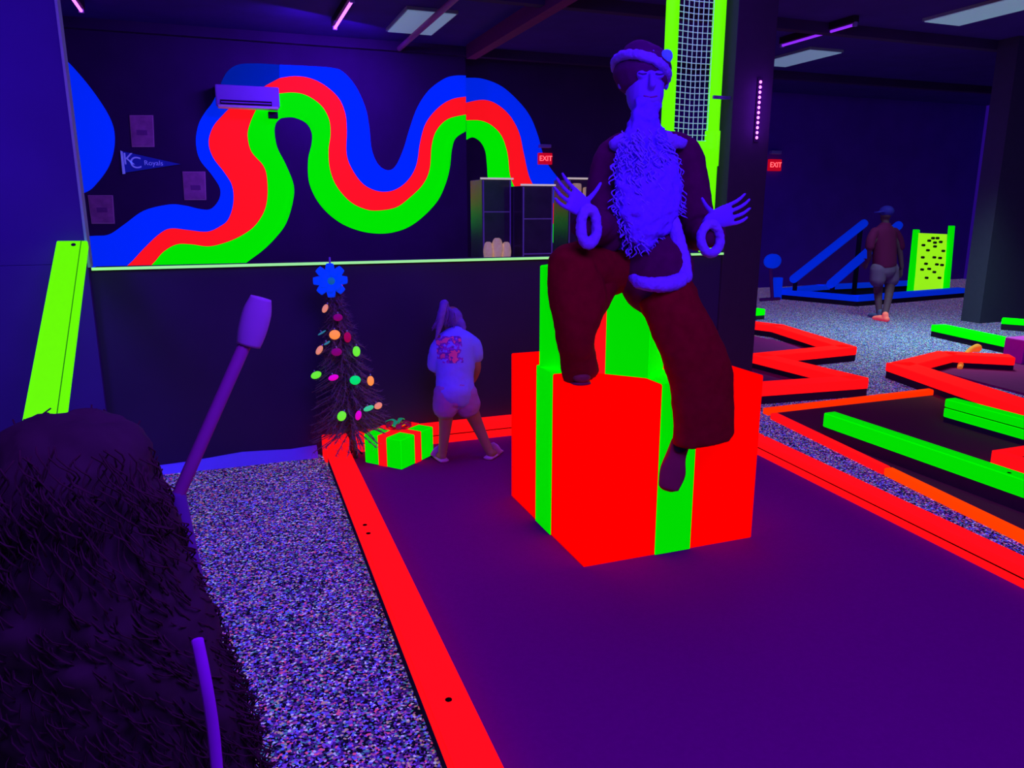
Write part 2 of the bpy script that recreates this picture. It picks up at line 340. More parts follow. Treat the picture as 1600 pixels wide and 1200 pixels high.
for k, (x, y) in enumerate(((900, 300), (917, 306))):
    p = at(x, y, 7.58); o = link('shelf_ornament', bxm((p.x-.05, 7.54, p.z-.09), (p.x+.05, 7.592, p.z+.09), bev=.02), TAN)
    tag(o, ('tan blurred package hung on the right display case, nearer its left side', 'tan blurred package hung on the right display case, beside the sleeve')[k], 'package', 'packages on the right case')

# ------------------------------------------------------------------ exit signs
def exit_sign(px, py, Y, s, lb):
    p = at(px, py, Y-.05); t = thing('exit_sign', lb, 'exit sign', p)
    link('sign_housing', bxm((p.x-s*1.3, Y-.07, p.z-s), (p.x+s*1.3, Y, p.z+s), bev=.006), mat('exit_housing', (.5, .03, .03), .6, emit=(1, .0, .02), es=.45), t)
    text('EXIT', 'sign_letters', (p.x, Y-.073, p.z), s*1.25, mat('exit_letters', (1, .3, .3), .5, emit=(1, .10, .10), es=2.2), t)
    link('lamp_head', bxm((p.x-s*1.2, Y-.09, p.z+s*1.9), (p.x+s*1.0, Y, p.z+s*2.5), bev=.01), WHITEP, t)
exit_sign(852, 248, MY2, .085, 'red lit EXIT sign beside the blue stripe on mural wall')
exit_sign(1211, 258, 12.9, .11, 'small red lit EXIT sign on far wall right of the pillar')

# ------------------------------------------------------------------ ceiling fixtures
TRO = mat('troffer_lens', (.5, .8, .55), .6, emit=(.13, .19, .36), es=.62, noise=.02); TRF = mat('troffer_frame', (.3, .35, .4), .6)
def troffer(x0, y0, x1, y1, lb):
    t = thing('ceiling_light_panel', lb, 'ceiling light', ((x0+x1)/2, (y0+y1)/2, 3.8), 'unlit ceiling light panels')
    link('frame', bxm((x0-.02, y0-.02, 3.765), (x1+.02, y1+.02, 3.799)), TRF, t)
    link('diffuser', bxm((x0, y0, 3.755), (x1, y1, 3.766)), TRO, t)
troffer(2.14, 9.05, 2.70, 10.18, 'pale rectangular ceiling light panel crossed by a pipe above the mural')
troffer(7.92, 9.24, 8.48, 10.42, 'dim ceiling light panel in the far hall below the violet tube')
troffer(8.02, 6.2, 8.58, 7.43, 'dim ceiling light panel at the top right corner of the picture')
bm = bmesh.new(); tube(bm, [(2.43, 5.8, 3.70), (2.43, 10.85, 3.70)], .035, 10, k=1); o = link('ceiling_pipe', bm, mat('pipe_purple', (.45, .1, .3), .6))
tag(o, 'thin violet pipe running under the pale ceiling light panel', 'pipe')
TUBE = mat('violet_tube_glow', (.5, .2, 1), .4, emit=(.62, .12, 1), es=3.0)
TUBE2 = mat('violet_tube_dim', (.5, .2, 1), .4, emit=(.30, .02, 1), es=.9)
def uvtube(x, y0, y1, lb, m):
    t = thing('blacklight_tube', lb, 'ceiling light', (x, (y0+y1)/2, 3.78), 'violet blacklight tubes on the ceiling')
    link('housing', bxm((x-.04, y0, 3.72), (x+.04, y1, 3.8), bev=.005), TRF if 0 else BLACK, t)
    bm = bmesh.new(); tube(bm, [(x, y0+.03, 3.70), (x, y1-.03, 3.70)], .016, 10, k=1); link('glowing_tube', bm, m, t)
    link('end_cap', bxm((x-.025, y0, 3.68), (x+.025, y0+.03, 3.73)), WHITEP, t); link('end_cap', bxm((x-.025, y1-.03, 3.68), (x+.025, y1, 3.73)), WHITEP, t)
uvtube(1.45, 8.6, 9.95, 'thin glowing violet tube on ceiling left of the pale panel', TUBE)
uvtube(7.15, 7.6, 8.9, 'glowing violet tube on the ceiling right of the pillar', TUBE2)
uvtube(-1.26, 9.3, 10.1, 'glowing violet tube end at the top left corner of ceiling', TUBE)
# LED strip on the pillar
t = thing('led_strip', 'vertical strip of pink violet LED dots on the dark pillar', 'light strip', at(1186, 215, WY-.03))
a, b = at(1190, 128, WY-.04), at(1183, 215, WY-.04)
link('strip_backing', bxm((b.x-.02, WY-.032, b.z-.03), (b.x+.02, WY-.0205, a.z+.03)), BLACK, t)
LED = mat('led_dot', (1, .4, 1), .3, emit=(1, .22, 1), es=2.6)
for k in range(12):
    bm = bmesh.new(); z = b.z+(a.z-b.z)*k/11; ball(bm, (b.x, WY-.036, z), (.011, .008, .011), seg=10); link('led', bm, LED, t)
for k in range(3):  # unseen point lamps added before the strip to brighten the pillar
    l = bpy.data.lights.new('pillar_fill', 'POINT'); l.energy = 1.1; l.color = (.2, .02, 1); l.shadow_soft_size = .03
    o = bpy.data.objects.new('pillar_fill', l); C.objects.link(o); o.location = (b.x, WY-.12, b.z+(a.z-b.z)*(.15+.35*k))

# ------------------------------------------------------------------ main lane
lane = [(.595, .6), (2.99, .6), (3.17, 3.95), (3.26, 4.84), (.665, 4.84)]
bm = bmesh.new(); prism(bm, lane, .001, .025); o = link('putting_mat', bm, MATM); tag(o, 'large purple felt putting lane under the giant presents', 'putting lane')
def board(p, q, w, h, name, lb, m=RED, seam=True, holes=(), group=None, base=0, ext=0, cat_='lane border', z=0):
    t = thing(name, lb, cat_, ((p[0]+q[0])/2, (p[1]+q[1])/2, z), group)
    if base:
        bm = bmesh.new(); beam(bm, p, q, w*.94, z+.0, z+base, bev=.003, ext=ext-.004); link('plinth', bm, BLACK, t)
    bm = bmesh.new()
    if seam:
        hh = base+(h-base)*.52
        beam(bm, p, q, w, z+base, z+hh-.002, ext=ext); beam(bm, p, q, w*.93, z+hh-.0025, z+hh+.0035, bev=0, mi=1, ext=ext); beam(bm, p, q, w, z+hh+.003, z+h, ext=ext)
    else: beam(bm, p, q, w, z+base, z+h, ext=ext)
    link('board', bm, [m, DARK], t)
    for s, off in holes:
        c = V((*p, 0)).lerp(V((*q, 0)), s); d = (V((*q, 0))-V((*p, 0))).normalized(); c += V((-d.y, d.x, 0))*off
        bm = bmesh.new(); tube(bm, [(c.x, c.y, z+h-.004), (c.x, c.y, z+h+.0015)], .011, 12, k=1, dome=False); link('screw_hole', bm, DARK, t)
    return t
LB = 'red board forming the '
board((.525, .6), (.575, 4.72), .135, .11, 'lane_border', 'long red board along the left side of the purple putting lane', seam=False,
      holes=((.343, .0), (.665, .03), (.69, .03)), cat_='lane border', base=.06)
board((.50, 4.84), (.66, 4.84), .14, .15, 'lane_border', 'short red board block at the rear left corner under the tree', seam=False)
board((.70, 4.90), (3.35, 4.90), .10, .15, 'lane_border', 'red board along the half wall at the back of purple lane')
board((3.06, .6), (3.27, 4.0), .12, .10, 'lane_border', 'red seamed board along the right side of the purple lane')
board((3.27, 4.02), (3.36, 4.82), .12, .10, 'lane_border', 'short red board continuing behind the giant present toward the pillar')

# ------------------------------------------------------------------ giant presents
def oriented(bm, c, u, su, sv, z0, z1, bev=0, mi=0):
    u = V((u[0], u[1], 0)).normalized(); beam(bm, (c[0]-u.x*su/2, c[1]-u.y*su/2), (c[0]+u.x*su/2, c[1]+u.y*su/2), sv, z0, z1, bev, mi)
def present(name, lb, c, u, su, sv, z0, h, bmat, rmat, rw, off=0, group=None, catg='present box', th=.006):
    u = V((u[0], u[1], 0)).normalized(); v = V((-u.y, u.x, 0))
    t = thing(name, lb, catg, (c[0], c[1], z0), group)
    bm = bmesh.new(); oriented(bm, c, u, su, sv, z0, z0+h, .004); link('box', bm, bmat, t)
    bm = bmesh.new(); cc = (c[0]+u.x*off, c[1]+u.y*off); oriented(bm, cc, u, rw, sv+2*th, z0+.001, z0+h+th, .002); link('ribbon', bm, rmat, t)
    bm = bmesh.new(); oriented(bm, c, u, su+2*th, rw, z0+.001, z0+h+th+.001, .002); link('ribbon', bm, rmat, t)
    return t
present('giant_present', 'giant red present box with green ribbons standing on purple lane', (1.855, 3.29), (1, 0), .91, .93, .025, .815, BRED, GREEN, .19, off=.005)
uF = (.37, -.41)
present('giant_present', 'green present box with red ribbon stacked on the giant red one', (1.80, 3.335), uF, .55, .62, .847, .49, GREEN, RED, .17, off=-.02)
g = present('small_present', 'small green present with red ribbons and bow beside the tree', (.955, 4.62), (math.cos(.70), math.sin(.70)), .34, .29, .025, .19, GREEN, RED, .065)
bm = bmesh.new()
for k in range(6):
    a = k*PI/3+.3; d = V((math.cos(a), math.sin(a), 0)); c = V((.955, 4.62, .235))
    tube(bm, [c, c+d*.05+V((0, 0, .03)), c+d*.085+V((0, 0, .012)), c+d*.04+V((0, 0, -.008)), c], [(.003, .008), (.003, .02), (.003, .018), (.003, .018), (.003, .008)], 8, k=4, cap=False, ref=d.cross(V((0, 0, 1))))
link('bow', bm, mat('maroon_bow', (.5, .01, .06), .5, emit=(.5, .0, .02), es=.15), g)
bm = bmesh.new()
for a in (.9, 2.5, 4.2): 
    d = V((math.cos(a), math.sin(a), 0)); c = V((.955, 4.64, .255)); tube(bm, [c, c+d*.04+V((0, 0, .022)), c+d*.09+V((0, 0, .004))], [(.003, .008), (.003, .017), (.003, .006)], 8, ref=d.cross(V((0, 0, 1))))
link('green_loop', bm, mat('green_bow', (.05, .6, .15), .5, emit=(.0, .4, .06), es=.4), g)

# ------------------------------------------------------------------ christmas tree
AX0, AX1 = V((.69, 4.73, .03)), V((.60, 4.72, 1.2))
tr = thing('christmas_tree', 'dark artificial christmas tree with neon baubles in the corner', 'tree', AX0)
def axis(z): return AX0.lerp(AX1, (z-.03)/1.17)
def tr_r(z): return max(.02, .295*(1-(z-.16)/1.06)**.85)
bm = bmesh.new()
for L in range(24):
    z = .20+L*.042; r = tr_r(z); n = int(9+r*34)
    for k in range(n):
        a = k*2*PI/n+L*.7+random.uniform(-.15, .15); rr = r*random.uniform(.82, 1.06); d = V((math.cos(a), math.sin(a), 0)); c = axis(z)
        if c.y+d.y*rr > 4.94: rr = (4.94-c.y)/d.y
        tip = c+d*rr+V((0, 0, -.03-.12*rr+random.uniform(-.02, .02))); b0 = c+V((0, 0, .03))
        for s in range(30):
            f = .25+.75*s/29; p = b0.lerp(tip, f); q = V((random.uniform(-1, 1), random.uniform(-1, 1), random.uniform(-.8, .8)))
            e = p+(d*.5+q*.8).normalized()*.036; e.y = min(e.y, 4.95); w = V((-d.y, d.x, .3))*.003
            bm.faces.new([bm.verts.new(p-w), bm.verts.new(p+w), bm.verts.new(e)])
        tube(bm, [b0, b0.lerp(tip, .55)+V((0, 0, .006)), tip], .003, 4, k=1, dome=False)
link('foliage', bm, NEEDLE, tr)
bm = bmesh.new(); tube(bm, [AX0, axis(.6), axis(1.24)], [.016, .011, .005], 8); link('trunk', bm, mat('trunk_brown', (.1, .05, .04)), tr)
bm = bmesh.new()
for a in (.5, 2.6, 4.7): tube(bm, [AX0+V((0, 0, .06)), AX0+V((math.cos(a)*.05, math.sin(a)*.05, .012))], .007, 6, k=1)
link('stand', bm, BLACK, tr)
OR = glow('bauble_orange', (1, .30, .05), .85); PE = glow('bauble_peach', (1, .35, .16), .6); MG = glow('bauble_magenta', (.8, .0, .45), .7)
MD = glow('bauble_dull_magenta', (.22, .0, .12), .7); CRM = glow('bauble_crimson', (.35, .0, .06), .7); LG = glow('bauble_light_green', (.15, 1, .03), .8)
EM = glow('bauble_emerald', (.0, .85, .12), .8); MT = glow('bauble_mint', (.05, .7, .22), .7); TEAL = glow('bauble_teal', (.03, .25, .25), .6)
for x, y, rx, rz, tilt, m, lb in (
    (531, 449, .020, .024, 0, MG, 'pink bauble half hidden just below the blue bow'),
    (508, 482, .016, .028, .5, PE, 'small slanted peach bauble high on left of tree'),
    (528, 496, .028, .022, 0, MD, 'dull magenta bauble in second row below the bow'),
    (523, 523, .033, .029, 0, OR, 'large round orange bauble near upper middle of tree'),
    (543, 527, .022, .032, 0, CRM, 'crimson upright bauble right of the large orange one'),
    (499, 547, .017, .031, .6, PE, 'slanted peach bauble at left edge above the light green one'),
    (526, 550, .032, .024, 0, MD, 'dull magenta bauble in the tree centre between peach and green'),
    (557, 549, .023, .032, 0, LG, 'light green upright bauble on right side at mid height'),
    (494, 586, .033, .022, -.35, LG, 'light green oval bauble at left edge at mid height'),
    (521, 590, .031, .018, -.2, MG, 'bright magenta flat bauble between the two greens'),
    (555, 594, .033, .028, 0, EM, 'large emerald green bauble right of the magenta one'),
    (579, 595, .021, .031, 0, OR, 'orange upright bauble at right edge beside the emerald one'),
    (534, 650, .026, .031, .5, LG, 'light green bauble low on tree above the red corner block'),
    (560, 649, .018, .030, .3, MG, 'pink slanted bauble low on tree beside the low green one'),
    (576, 638, .033, .016, -.3, MT, 'mint green flat bauble low on right of tree'),
    (591, 634, .026, .020, -.5, PE, 'peach bauble farthest right and low on tree'),
    (503, 520, .028, .006, -.5, TEAL, 'thin teal icicle bauble high on left of tree'),
    (511, 536, .022, .007, -.5, TEAL, 'thin blue green icicle bauble below the large orange one')):
    p = at(x, y, 4.7); r = tr_r(min(p.z, 1.15)); c = axis(p.z); dx = p.x-c.x
    Yb = c.y-math.sqrt(max(.0004, (r*.98)**2-dx*dx))-.01; p = at(x, y, Yb)
    rot = Matrix.Rotation(-tilt if rz > rx else tilt, 3, 'Y') if 0 else Matrix.Rotation(tilt, 3, 'Y')
    bm = bmesh.new(); ball(bm, p, (rx, rz*.8, rz), rot, 16); o = link('bauble', bm, m, smooth=True); tag(o, lb, 'bauble', 'neon baubles on the tree')
    bm = bmesh.new(); u = rot @ V((0, 0, 1)); tube(bm, [p+u*rz*.95, p+u*(rz+.008)], .005, 8, k=1); link('cap', bm, METAL, o)
BB = glow('bow_blue', (.0, .06, .95), .5); p = at(516, 438, 4.62)
bw = thing('tree_bow', 'large blue looped bow on top of the christmas tree', 'bow', p)
bm = bmesh.new()
for ring, (n, R, tl) in enumerate(((8, .095, .35), (6, .066, .9))):
    for k in range(n):
        a = k*2*PI/n+ring*.3; d = V((math.cos(a), 0, math.sin(a))); y = V((0, -1, 0))
        tube(bm, [p, p+d*R*.6+y*(.025+.03*ring), p+d*R*.97+y*(.018+.03*ring), p+d*R+y*(.03*ring), p+d*R*.6+y*(-.012+.02*ring), p], [(.003, .008), (.003, .024), (.003, .022), (.003, .02), (.003, .024), (.003, .008)], 8, k=4, cap=False, ref=d.cross(y))
link('loops', bm, BB, bw, smooth=True)
bm = bmesh.new(); ball(bm, p+V((0, -.045, 0)), (.022, .012, .022)); link('knot', bm, mat('bow_knot', (.02, .4, .35), .5, emit=(.0, .12, .14), es=.6), bw)
bm = bmesh.new(); q = at(515, 403, 4.70); tube(bm, [q+V((0, 0, -.08)), q], .006, 6, k=1); o = link('tip', bm, WHITEP, tr)

# ------------------------------------------------------------------ people helpers
def limb(bm, pts, r, n=14): tube(bm, pts, r, n, k=4, ref=(0, 1, 0) if isinstance(r, list) and isinstance(r[0], tuple) else None)
def head(bm, c, s, face, up=V((0, 0, 1))):
    """human head: cranium, jaw, nose, ears, brow; face = horizontal facing direction, s = head height"""
    f = V(face).normalized(); sd = f.cross(up).normalized(); R = Matrix((sd, f, up)).transposed()
    def L(x, y, z): return c+sd*x*s+f*y*s+up*z*s
    ball(bm, L(0, -.05, .10), (.33*s, .40*s, .38*s), R, 20)
    ball(bm, L(0, .08, -.16), (.26*s, .30*s, .33*s), R, 20)
    tube(bm, [L(0, .36, .07), L(0, .44, -.06), L(0, .40, -.10)], [.03*s, .055*s, .045*s], 8)
    ball(bm, L(0, .33, -.26), (.11*s, .05*s, .035*s), R, 10)
    for q in (-1, 1):
        ball(bm, L(.335*q, -.02, .0), (.035*s, .07*s, .11*s), R, 10)
        ball(bm, L(.13*q, .32, .06), (.075*s, .04*s, .05*s), R, 10)
def hand(bm, w, dirv, side, L, curl=V((0, 0, .25)), th=None, r=.008, spread=.16, palm_n=None):
    """w wrist, dirv pointing to fingertips, side = towards little finger; five separate bent fingers"""
    d = V(dirv).normalized(); s = V(side); s = (s-d*s.dot(d)).normalized(); n = d.cross(s)
    pl = L*.48
    tube(bm, [w, w+d*pl*.5, w+d*pl], [(L*.14, L*.085), (L*.22, L*.08), (L*.24, L*.07)], 12, ref=n, k=3)
    for i, (o, fl) in enumerate(((-.19, .46), (-.065, .53), (.065, .50), (.19, .40))):
        b = w+d*pl*.92+s*(o*L); dd = (d+s*o*spread*6).normalized()
        p1 = b+dd*fl*L*.42; p2 = p1+(dd+curl*.8).normalized()*fl*L*.32; p3 = p2+(dd+curl*2).normalized()*fl*L*.28
        tube(bm, [b, p1, p2, p3], [r*1.1, r*1.05, r*.95, r*.75], 10, k=3)
    t0 = w+d*pl*.28-s*L*.15; td = V(th).normalized() if th is not None else (d*.5-s).normalized()
    tube(bm, [t0, t0+td*L*.22, t0+(td+d*.12).normalized()*L*.42], [r*1.35, r*1.15, r*.8], 10, k=3)

# ------------------------------------------------------------------ seated mannequin
mq = thing('seated_mannequin', 'seated mannequin in dark red suit and hat with long white beard on stacked presents', 'mannequin', (1.85, 3.1, 1.34))
HC = at(1006, 128, 3.0)
bm = bmesh.new()
head(bm, HC, .30, V((-.25, -1, -.05)))
limb(bm, [HC+V((0, .03, -.05)), at(1010, 215, 3.04)], [.045, .05])
limb(bm, [at(1012, 215, 3.06), at(1012, 300, 3.10), at(1012, 400, 3.14), (1.88, 3.14, 1.44)], [(.06, .05), (.13, .08), (.11, .08), (.13, .1)])
SL, SR = at(957, 240, 3.06), at(1070, 238, 3.06)
EL, ER = at(948, 368, 3.0), at(1088, 372, 3.0)
WL, WR = at(920, 330, 2.82), at(1106, 346, 2.84)
limb(bm, [at(1012, 222, 3.06), SL, EL], [.05, .045, .034]); limb(bm, [EL, WL], [.034, .022])
limb(bm, [at(1012, 222, 3.06), SR, ER], [.05, .045, .034]); limb(bm, [ER, WR], [.034, .022])
KL, KR = at(886, 416, 2.92), at(1066, 490, 2.76)
AL, AR = V((1.405, 2.93, .93)), at(1086, 690, 2.72)
limb(bm, [(1.80, 3.1, 1.43), KL+V((0, 0, -.02))], [.07, .042]); limb(bm, [KL+V((0, 0, -.02)), AL], [.042, .03])
limb(bm, [(1.94, 3.08, 1.43), KR+V((0, .02, 0))], [.08, .055]); limb(bm, [KR+V((0, .02, 0)), AR], [.05, .028])
hand(bm, WL, at(872, 296, 2.78)-WL, (.1, 0, -1), .21, spread=.10, curl=V((-.05, 0, .3)), th=(.75, -.1, .75), r=.0085)
hand(bm, WR, at(1170, 326, 2.80)-WR, (.1, 0, -1), .21, spread=.10, curl=V((.05, 0, .3)), th=(-.75, -.1, .55), r=.0085)
body = organic('body', bm, PROP, mq, voxel=.0055, sm=3)
# face marks: plain painted eyes and mouth
f = V((-.25, -1, 0)).normalized(); sd = f.cross(V((0, 0, 1))).normalized()
def onface(x, z):
    o = HC+sd*x*.30+V((0, 0, z*.30))+f*.4; h = body.ray_cast(o, -f); return (h[1] if h[0] else HC+f*.11)
for q in (-1, 1):
    bm = bmesh.new(); tube(bm, [onface(q*x, z)+f*.001 for x, z in ((.07, .055), (.12, .045), (.17, .055))], .0035, 8); link('eye', bm, mat('eye_paint', (.1, .02, .25)), mq)
bm = bmesh.new(); tube(bm, [onface(x, z)+f*.001 for x, z in ((-.09, -.235), (0, -.25), (.09, -.235))], .003, 8); link('mouth', bm, mat('lip_pink', (.3, .05, .3)), mq)
# jacket
bm = bmesh.new()
tube(bm, [at(1014, 222, 3.08), at(1012, 245, 3.08), at(1010, 300, 3.10), at(1010, 360, 3.10), at(1020, 410, 2.99), at(1028, 436, 2.90)],
     [(.10, .06), (.175, .09), (.165, .11), (.145, .125), (.14, .17), (.14, .17)], 24, ref=(0, 1, 0))
tube(bm, [at(1000, 228, 3.08), at(958, 243, 3.06), at(944, 300, 3.02), at(944, 372, 2.97)], [.06, .068, .07, .075], 16)
tube(bm, [at(944, 360, 2.98), at(932, 356, 2.9), at(922, 353, 2.84)], [(.07, .07), (.075, .065), (.08, .05)], 16, ref=(0, 0, 1))
tube(bm, [at(1026, 226, 3.08), at(1070, 241, 3.06), at(1084, 300, 3.02), at(1092, 368, 2.97)], [.06, .068, .066, .07], 16)
tube(bm, [at(1090, 355, 2.98), at(1102, 362, 2.9), at(1109, 366, 2.86)], [(.07, .07), (.07, .065), (.07, .055)], 16, ref=(0, 0, 1))
organic('jacket', bm, JACK, mq, voxel=.011, sm=5, disp=.012, dscale=.07, grow=.008)
def ring(bm, c, hw, hh, r, Y0, tl=0, n=24):
    pts = []
    for k in range(n):
        a = 2*PI*k/n; x = c[0]+hw*math.cos(a)+tl*math.sin(a); y = c[1]+hh*math.sin(a); pts.append(at(x, y, Y0+.0*math.sin(a)))
    tube(bm, pts, r, 12, k=1, closed=True)
bm = bmesh.new(); ring(bm, (920, 354), 12.5, 28, .022, 2.78); organic('cuff', bm, FUR, mq, voxel=.007, sm=2, disp=.01, dscale=.02)
bm = bmesh.new(); ring(bm, (1110, 373), 15, 23, .021, 2.80); organic('cuff', bm, FUR, mq, voxel=.007, sm=2, disp=.01, dscale=.02)
# fur trim: collar and jacket hem
bm = bmesh.new(); tube(bm, [at(960, 226, 2.98), at(982, 219, 2.97), at(1008, 228, 2.95), at(1036, 221, 2.97), at(1066, 224, 2.98)], [.028, .036, .03, .036, .026], 12, k=5)
organic('collar', bm, FUR, mq, voxel=.009, sm=2, disp=.012, dscale=.02)
bm = bmesh.new(); tube(bm, [at(988, 434, 2.80), at(1002, 442, 2.74), at(1028, 445, 2.70), at(1054, 442, 2.71), at(1071, 433, 2.76)], [.02, .028, .032, .034, .03], 12, k=5)
tube(bm, [at(1070, 432, 2.76), at(1066, 405, 2.80), at(1059, 375, 2.84), at(1052, 345, 2.88)], [.034, .034, .032, .028], 12, k=5)
organic('hem_trim', bm, FUR, mq, voxel=.008, sm=2, disp=.01, dscale=.02)
# trousers
bm = bmesh.new()
tube(bm, [(1.87, 3.16, 1.44), at(965, 422, 3.05), at(915, 416, 2.96), at(888, 416, 2.90)], [(.15, .10), (.125, .10), (.105, .10), (.085, .09)], 22, ref=(0, 0, 1))
tube(bm, [at(893, 414, 2.92), at(903, 470, 2.88), at(898, 520, 2.87), at(903, 555, 2.90), at(907, 584, 2.93)], [(.098, .10), (.120, .10), (.078, .085), (.076, .07), (.078, .065)], 20, ref=(0, 1, 0), dome=False)
tube(bm, [at(950, 430, 2.99), at(925, 470, 2.93), at(908, 505, 2.90)], [(.06, .07), (.07, .07), (.05, .06)], 16, ref=(0, 1, 0))
tube(bm, [(1.92, 3.13, 1.44), at(1035, 450, 2.92), at(1052, 478, 2.82)], [(.13, .10), (.13, .11), (.13, .11)], 22, ref=(1, 0, 0))
tube(bm, [at(1040, 458, 2.80), at(1068, 520, 2.72), at(1093, 580, 2.70), at(1098, 630, 2.69), at(1100, 686, 2.69)], [(.12, .10), (.125, .10), (.140, .095), (.14, .085), (.142, .085)], 24, ref=(0, 1, 0), dome=False)
organic('trousers', bm, BURG, mq, voxel=.009, sm=2, disp=.014, dscale=.09, grow=.006)
# shoes: one flat on the box, one dangling toe down
def shoe(nm, heel, toe, up, s=1):
    heel, toe, up = V(heel), V(toe), V(up); d = (toe-heel).normalized(); up = (up-d*up.dot(d)).normalized(); L = (toe-heel).length
    bm = bmesh.new()
    tube(bm, [heel+up*.03, heel+d*L*.25+up*.04, heel+d*L*.6+up*.034, toe+up*.024-d*.02], [(.032*s, .034), (.036*s, .045), (.044*s, .036), (.036*s, .024)], 16, ref=up)
    tube(bm, [heel+d*.035+up*.04, heel+d*.045+up*.1], [.036, .034], 14)
    o = organic(nm, bm, SHOE, mq, voxel=.006, sm=3)
    bm = bmesh.new(); tube(bm, [heel-up*.004, heel+d*L*.3-up*.004, heel+d*L*.62-up*.004, toe-up*.002-d*.015], [(.034*s, .008), (.032*s, .008), (.046*s, .008), (.036*s, .008)], 16, ref=up, k=5)
    link('sole', bm, mat('shoe_sole', (.28, .04, .045), .6), o)
    bm = bmesh.new(); tube(bm, [heel+d*.02-up*.012, heel+d*.02-up*.028], [.03, .03], 14, k=1, ref=up, dome=False); link('heel', bm, BLACK, o)
shoe('shoe', (1.43, 3.06, .872), (1.385, 2.842, .868), (0, 0, 1), 1.1)
sh = at(1068, 694, 2.70); shoe('shoe', at(1064, 690, 2.72), at(1043, 768, 2.68), (.45, .75, .1), 1.22)
# beard: wavy mass with curls
bm = bmesh.new()
ch = HC+V((-.02, -.075, -.085))
tube(bm, [ch, at(1007, 195, 2.94), at(1010, 235, 2.92), at(1014, 290, 2.89), at(1012, 335, 2.87), at(1008, 368, 2.86), at(1007, 385, 2.86)],
     [(.06, .035), (.075, .045), (.125, .055), (.16, .06), (.135, .055), (.08, .045), (.035, .03)], 24, ref=(0, 1, 0))
brd = organic('beard', bm, mat('white_beard_hair', (.24, .09, .95), .9, noise=.15, nscale=50, bump=.5), mq, voxel=.008, sm=2, disp=.035, dscale=.035)
bm = bmesh.new(); bp = [(1008, 200, 30), (1010, 235, 46), (1014, 290, 58), (1012, 330, 50), (1009, 362, 34), (1008, 384, 18)]
for k in range(330):
    f_ = random.random()*(len(bp)-1); i = int(f_); t_ = f_-i; a, b = bp[i], bp[min(i+1, len(bp)-1)]
    cx, cy, hw = [a[j]*(1-t_)+b[j]*t_ for j in range(3)]; sx = random.uniform(-1, 1); p = at(cx+hw*sx, cy, 2.83+.07*sx*sx)
    L = random.uniform(.03, .07); ph = random.uniform(0, 6); am = random.uniform(.006, .013)
    pts = [p+V((am*math.cos(ph+j*1.1)+sx*.012*j/3, am*.6*math.sin(ph+j*1.1), -L*j/7)) for j in range(8)]
    tube(bm, pts, [.003]*7+[.001], 5, k=2)
link('curls', bm, mat('beard_curls', (.34, .2, .95), .8), brd)
# hat
bm = bmesh.new(); up = V((-.06, .10, 1)).normalized(); hb = HC+V((-.005, .012, .062))
tube(bm, [hb-up*.02, hb+up*.02, hb+up*.045, hb+up*.06+V((.03, 0, 0)), at(1033, 84, 2.94), at(1042, 90, 2.92)], [(.118, .128), (.105, .112), (.07, .08), (.045, .04), .022, .014], 20)
organic('hat', bm, mat('hat_velvet', (.12, .0, .10), .95, noise=.2), mq, voxel=.008, sm=3, disp=.008)
bm = bmesh.new(); tl = Matrix.Rotation(.42, 4, 'Y') @ Matrix.Rotation(-.12, 4, 'X'); pts = []
for k in range(28):
    a = 2*PI*k/28; pts.append(hb+(tl @ V((.112*math.cos(a), .122*math.sin(a), -.016))))
tube(bm, pts, .021, 12, k=1, closed=True); organic('hat_brim', bm, FUR, mq, voxel=.008, sm=2, disp=.01, dscale=.02)
bm = bmesh.new(); ball(bm, at(1041, 88, 2.92), .028, seg=16); organic('pompom', bm, mat('pompom_blue', (.2, .35, .95), .9, emit=(.0, .04, .9), es=.4), mq, voxel=.006, sm=1, disp=.008, dscale=.012)

# ------------------------------------------------------------------ girl facing the wall
gl = thing('person', 'child in white printed t-shirt and pale shorts facing the half wall', 'person', (1.36, 4.5, .03))
G = lambda x, y, Y=4.5: at(x, y, Y)
bm = bmesh.new()
hc = G(706, 500, 4.62); head(bm, hc, .175, V((-.1, 1, -.35)).normalized(), V((0, .33, 1)).normalized())
limb(bm, [hc+V((0, -.02, -.04)), G(712, 528, 4.52)], [.035, .04])
limb(bm, [G(712, 530, 4.52), G(712, 560, 4.50), G(712, 590, 4.47), G(712, 618, 4.44)], [(.09, .06), (.10, .07), (.09, .07), (.10, .08)])
limb(bm, [G(690, 530, 4.52), G(684, 565, 4.56), G(690, 590, 4.66)], [.034, .028, .022])
limb(bm, [G(733, 530, 4.52), G(744, 568, 4.50), G(741, 588, 4.58), G(733, 600, 4.68)], [.036, .032, .026, .02])
hand(bm, G(690, 590, 4.66), (0, 1, .1), (-1, 0, 0), .10, r=.0065); hand(bm, G(733, 600, 4.68), (-.1, 1, 0), (1, 0, 0), .10, r=.0065)
FLx, FRx = onz(691, 712, .06), onz(766, 708, .06)
limb(bm, [G(697, 625, 4.44), G(696, 662, 4.48), FLx], [(.062, .062), .042, .026]); limb(bm, [G(728, 625, 4.44), G(745, 662, 4.47), FRx], [(.062, .062), .042, .026])
for f_, d in ((FLx, V((-.12, 1, 0))), (FRx, V((.75, .75, 0)))):
    tube(bm, [f_+V((0, -.01, -.0)), f_+d.normalized()*.06+V((0, 0, -.015)), f_+d.normalized()*.12+V((0, 0, -.025))], [.026, .026, .018], 12)
organic('body', bm, SKIN, gl, voxel=.006, sm=3)
bm = bmesh.new()
tube(bm, [G(709, 523, 4.53), G(711, 534, 4.52), G(712, 560, 4.50), G(711, 590, 4.47), G(711, 612, 4.44), G(710, 616, 4.44)], [(.075, .05), (.125, .075), (.12, .085), (.112, .085), (.12, .095), (.118, .093)], 22, ref=(0, 1, 0))
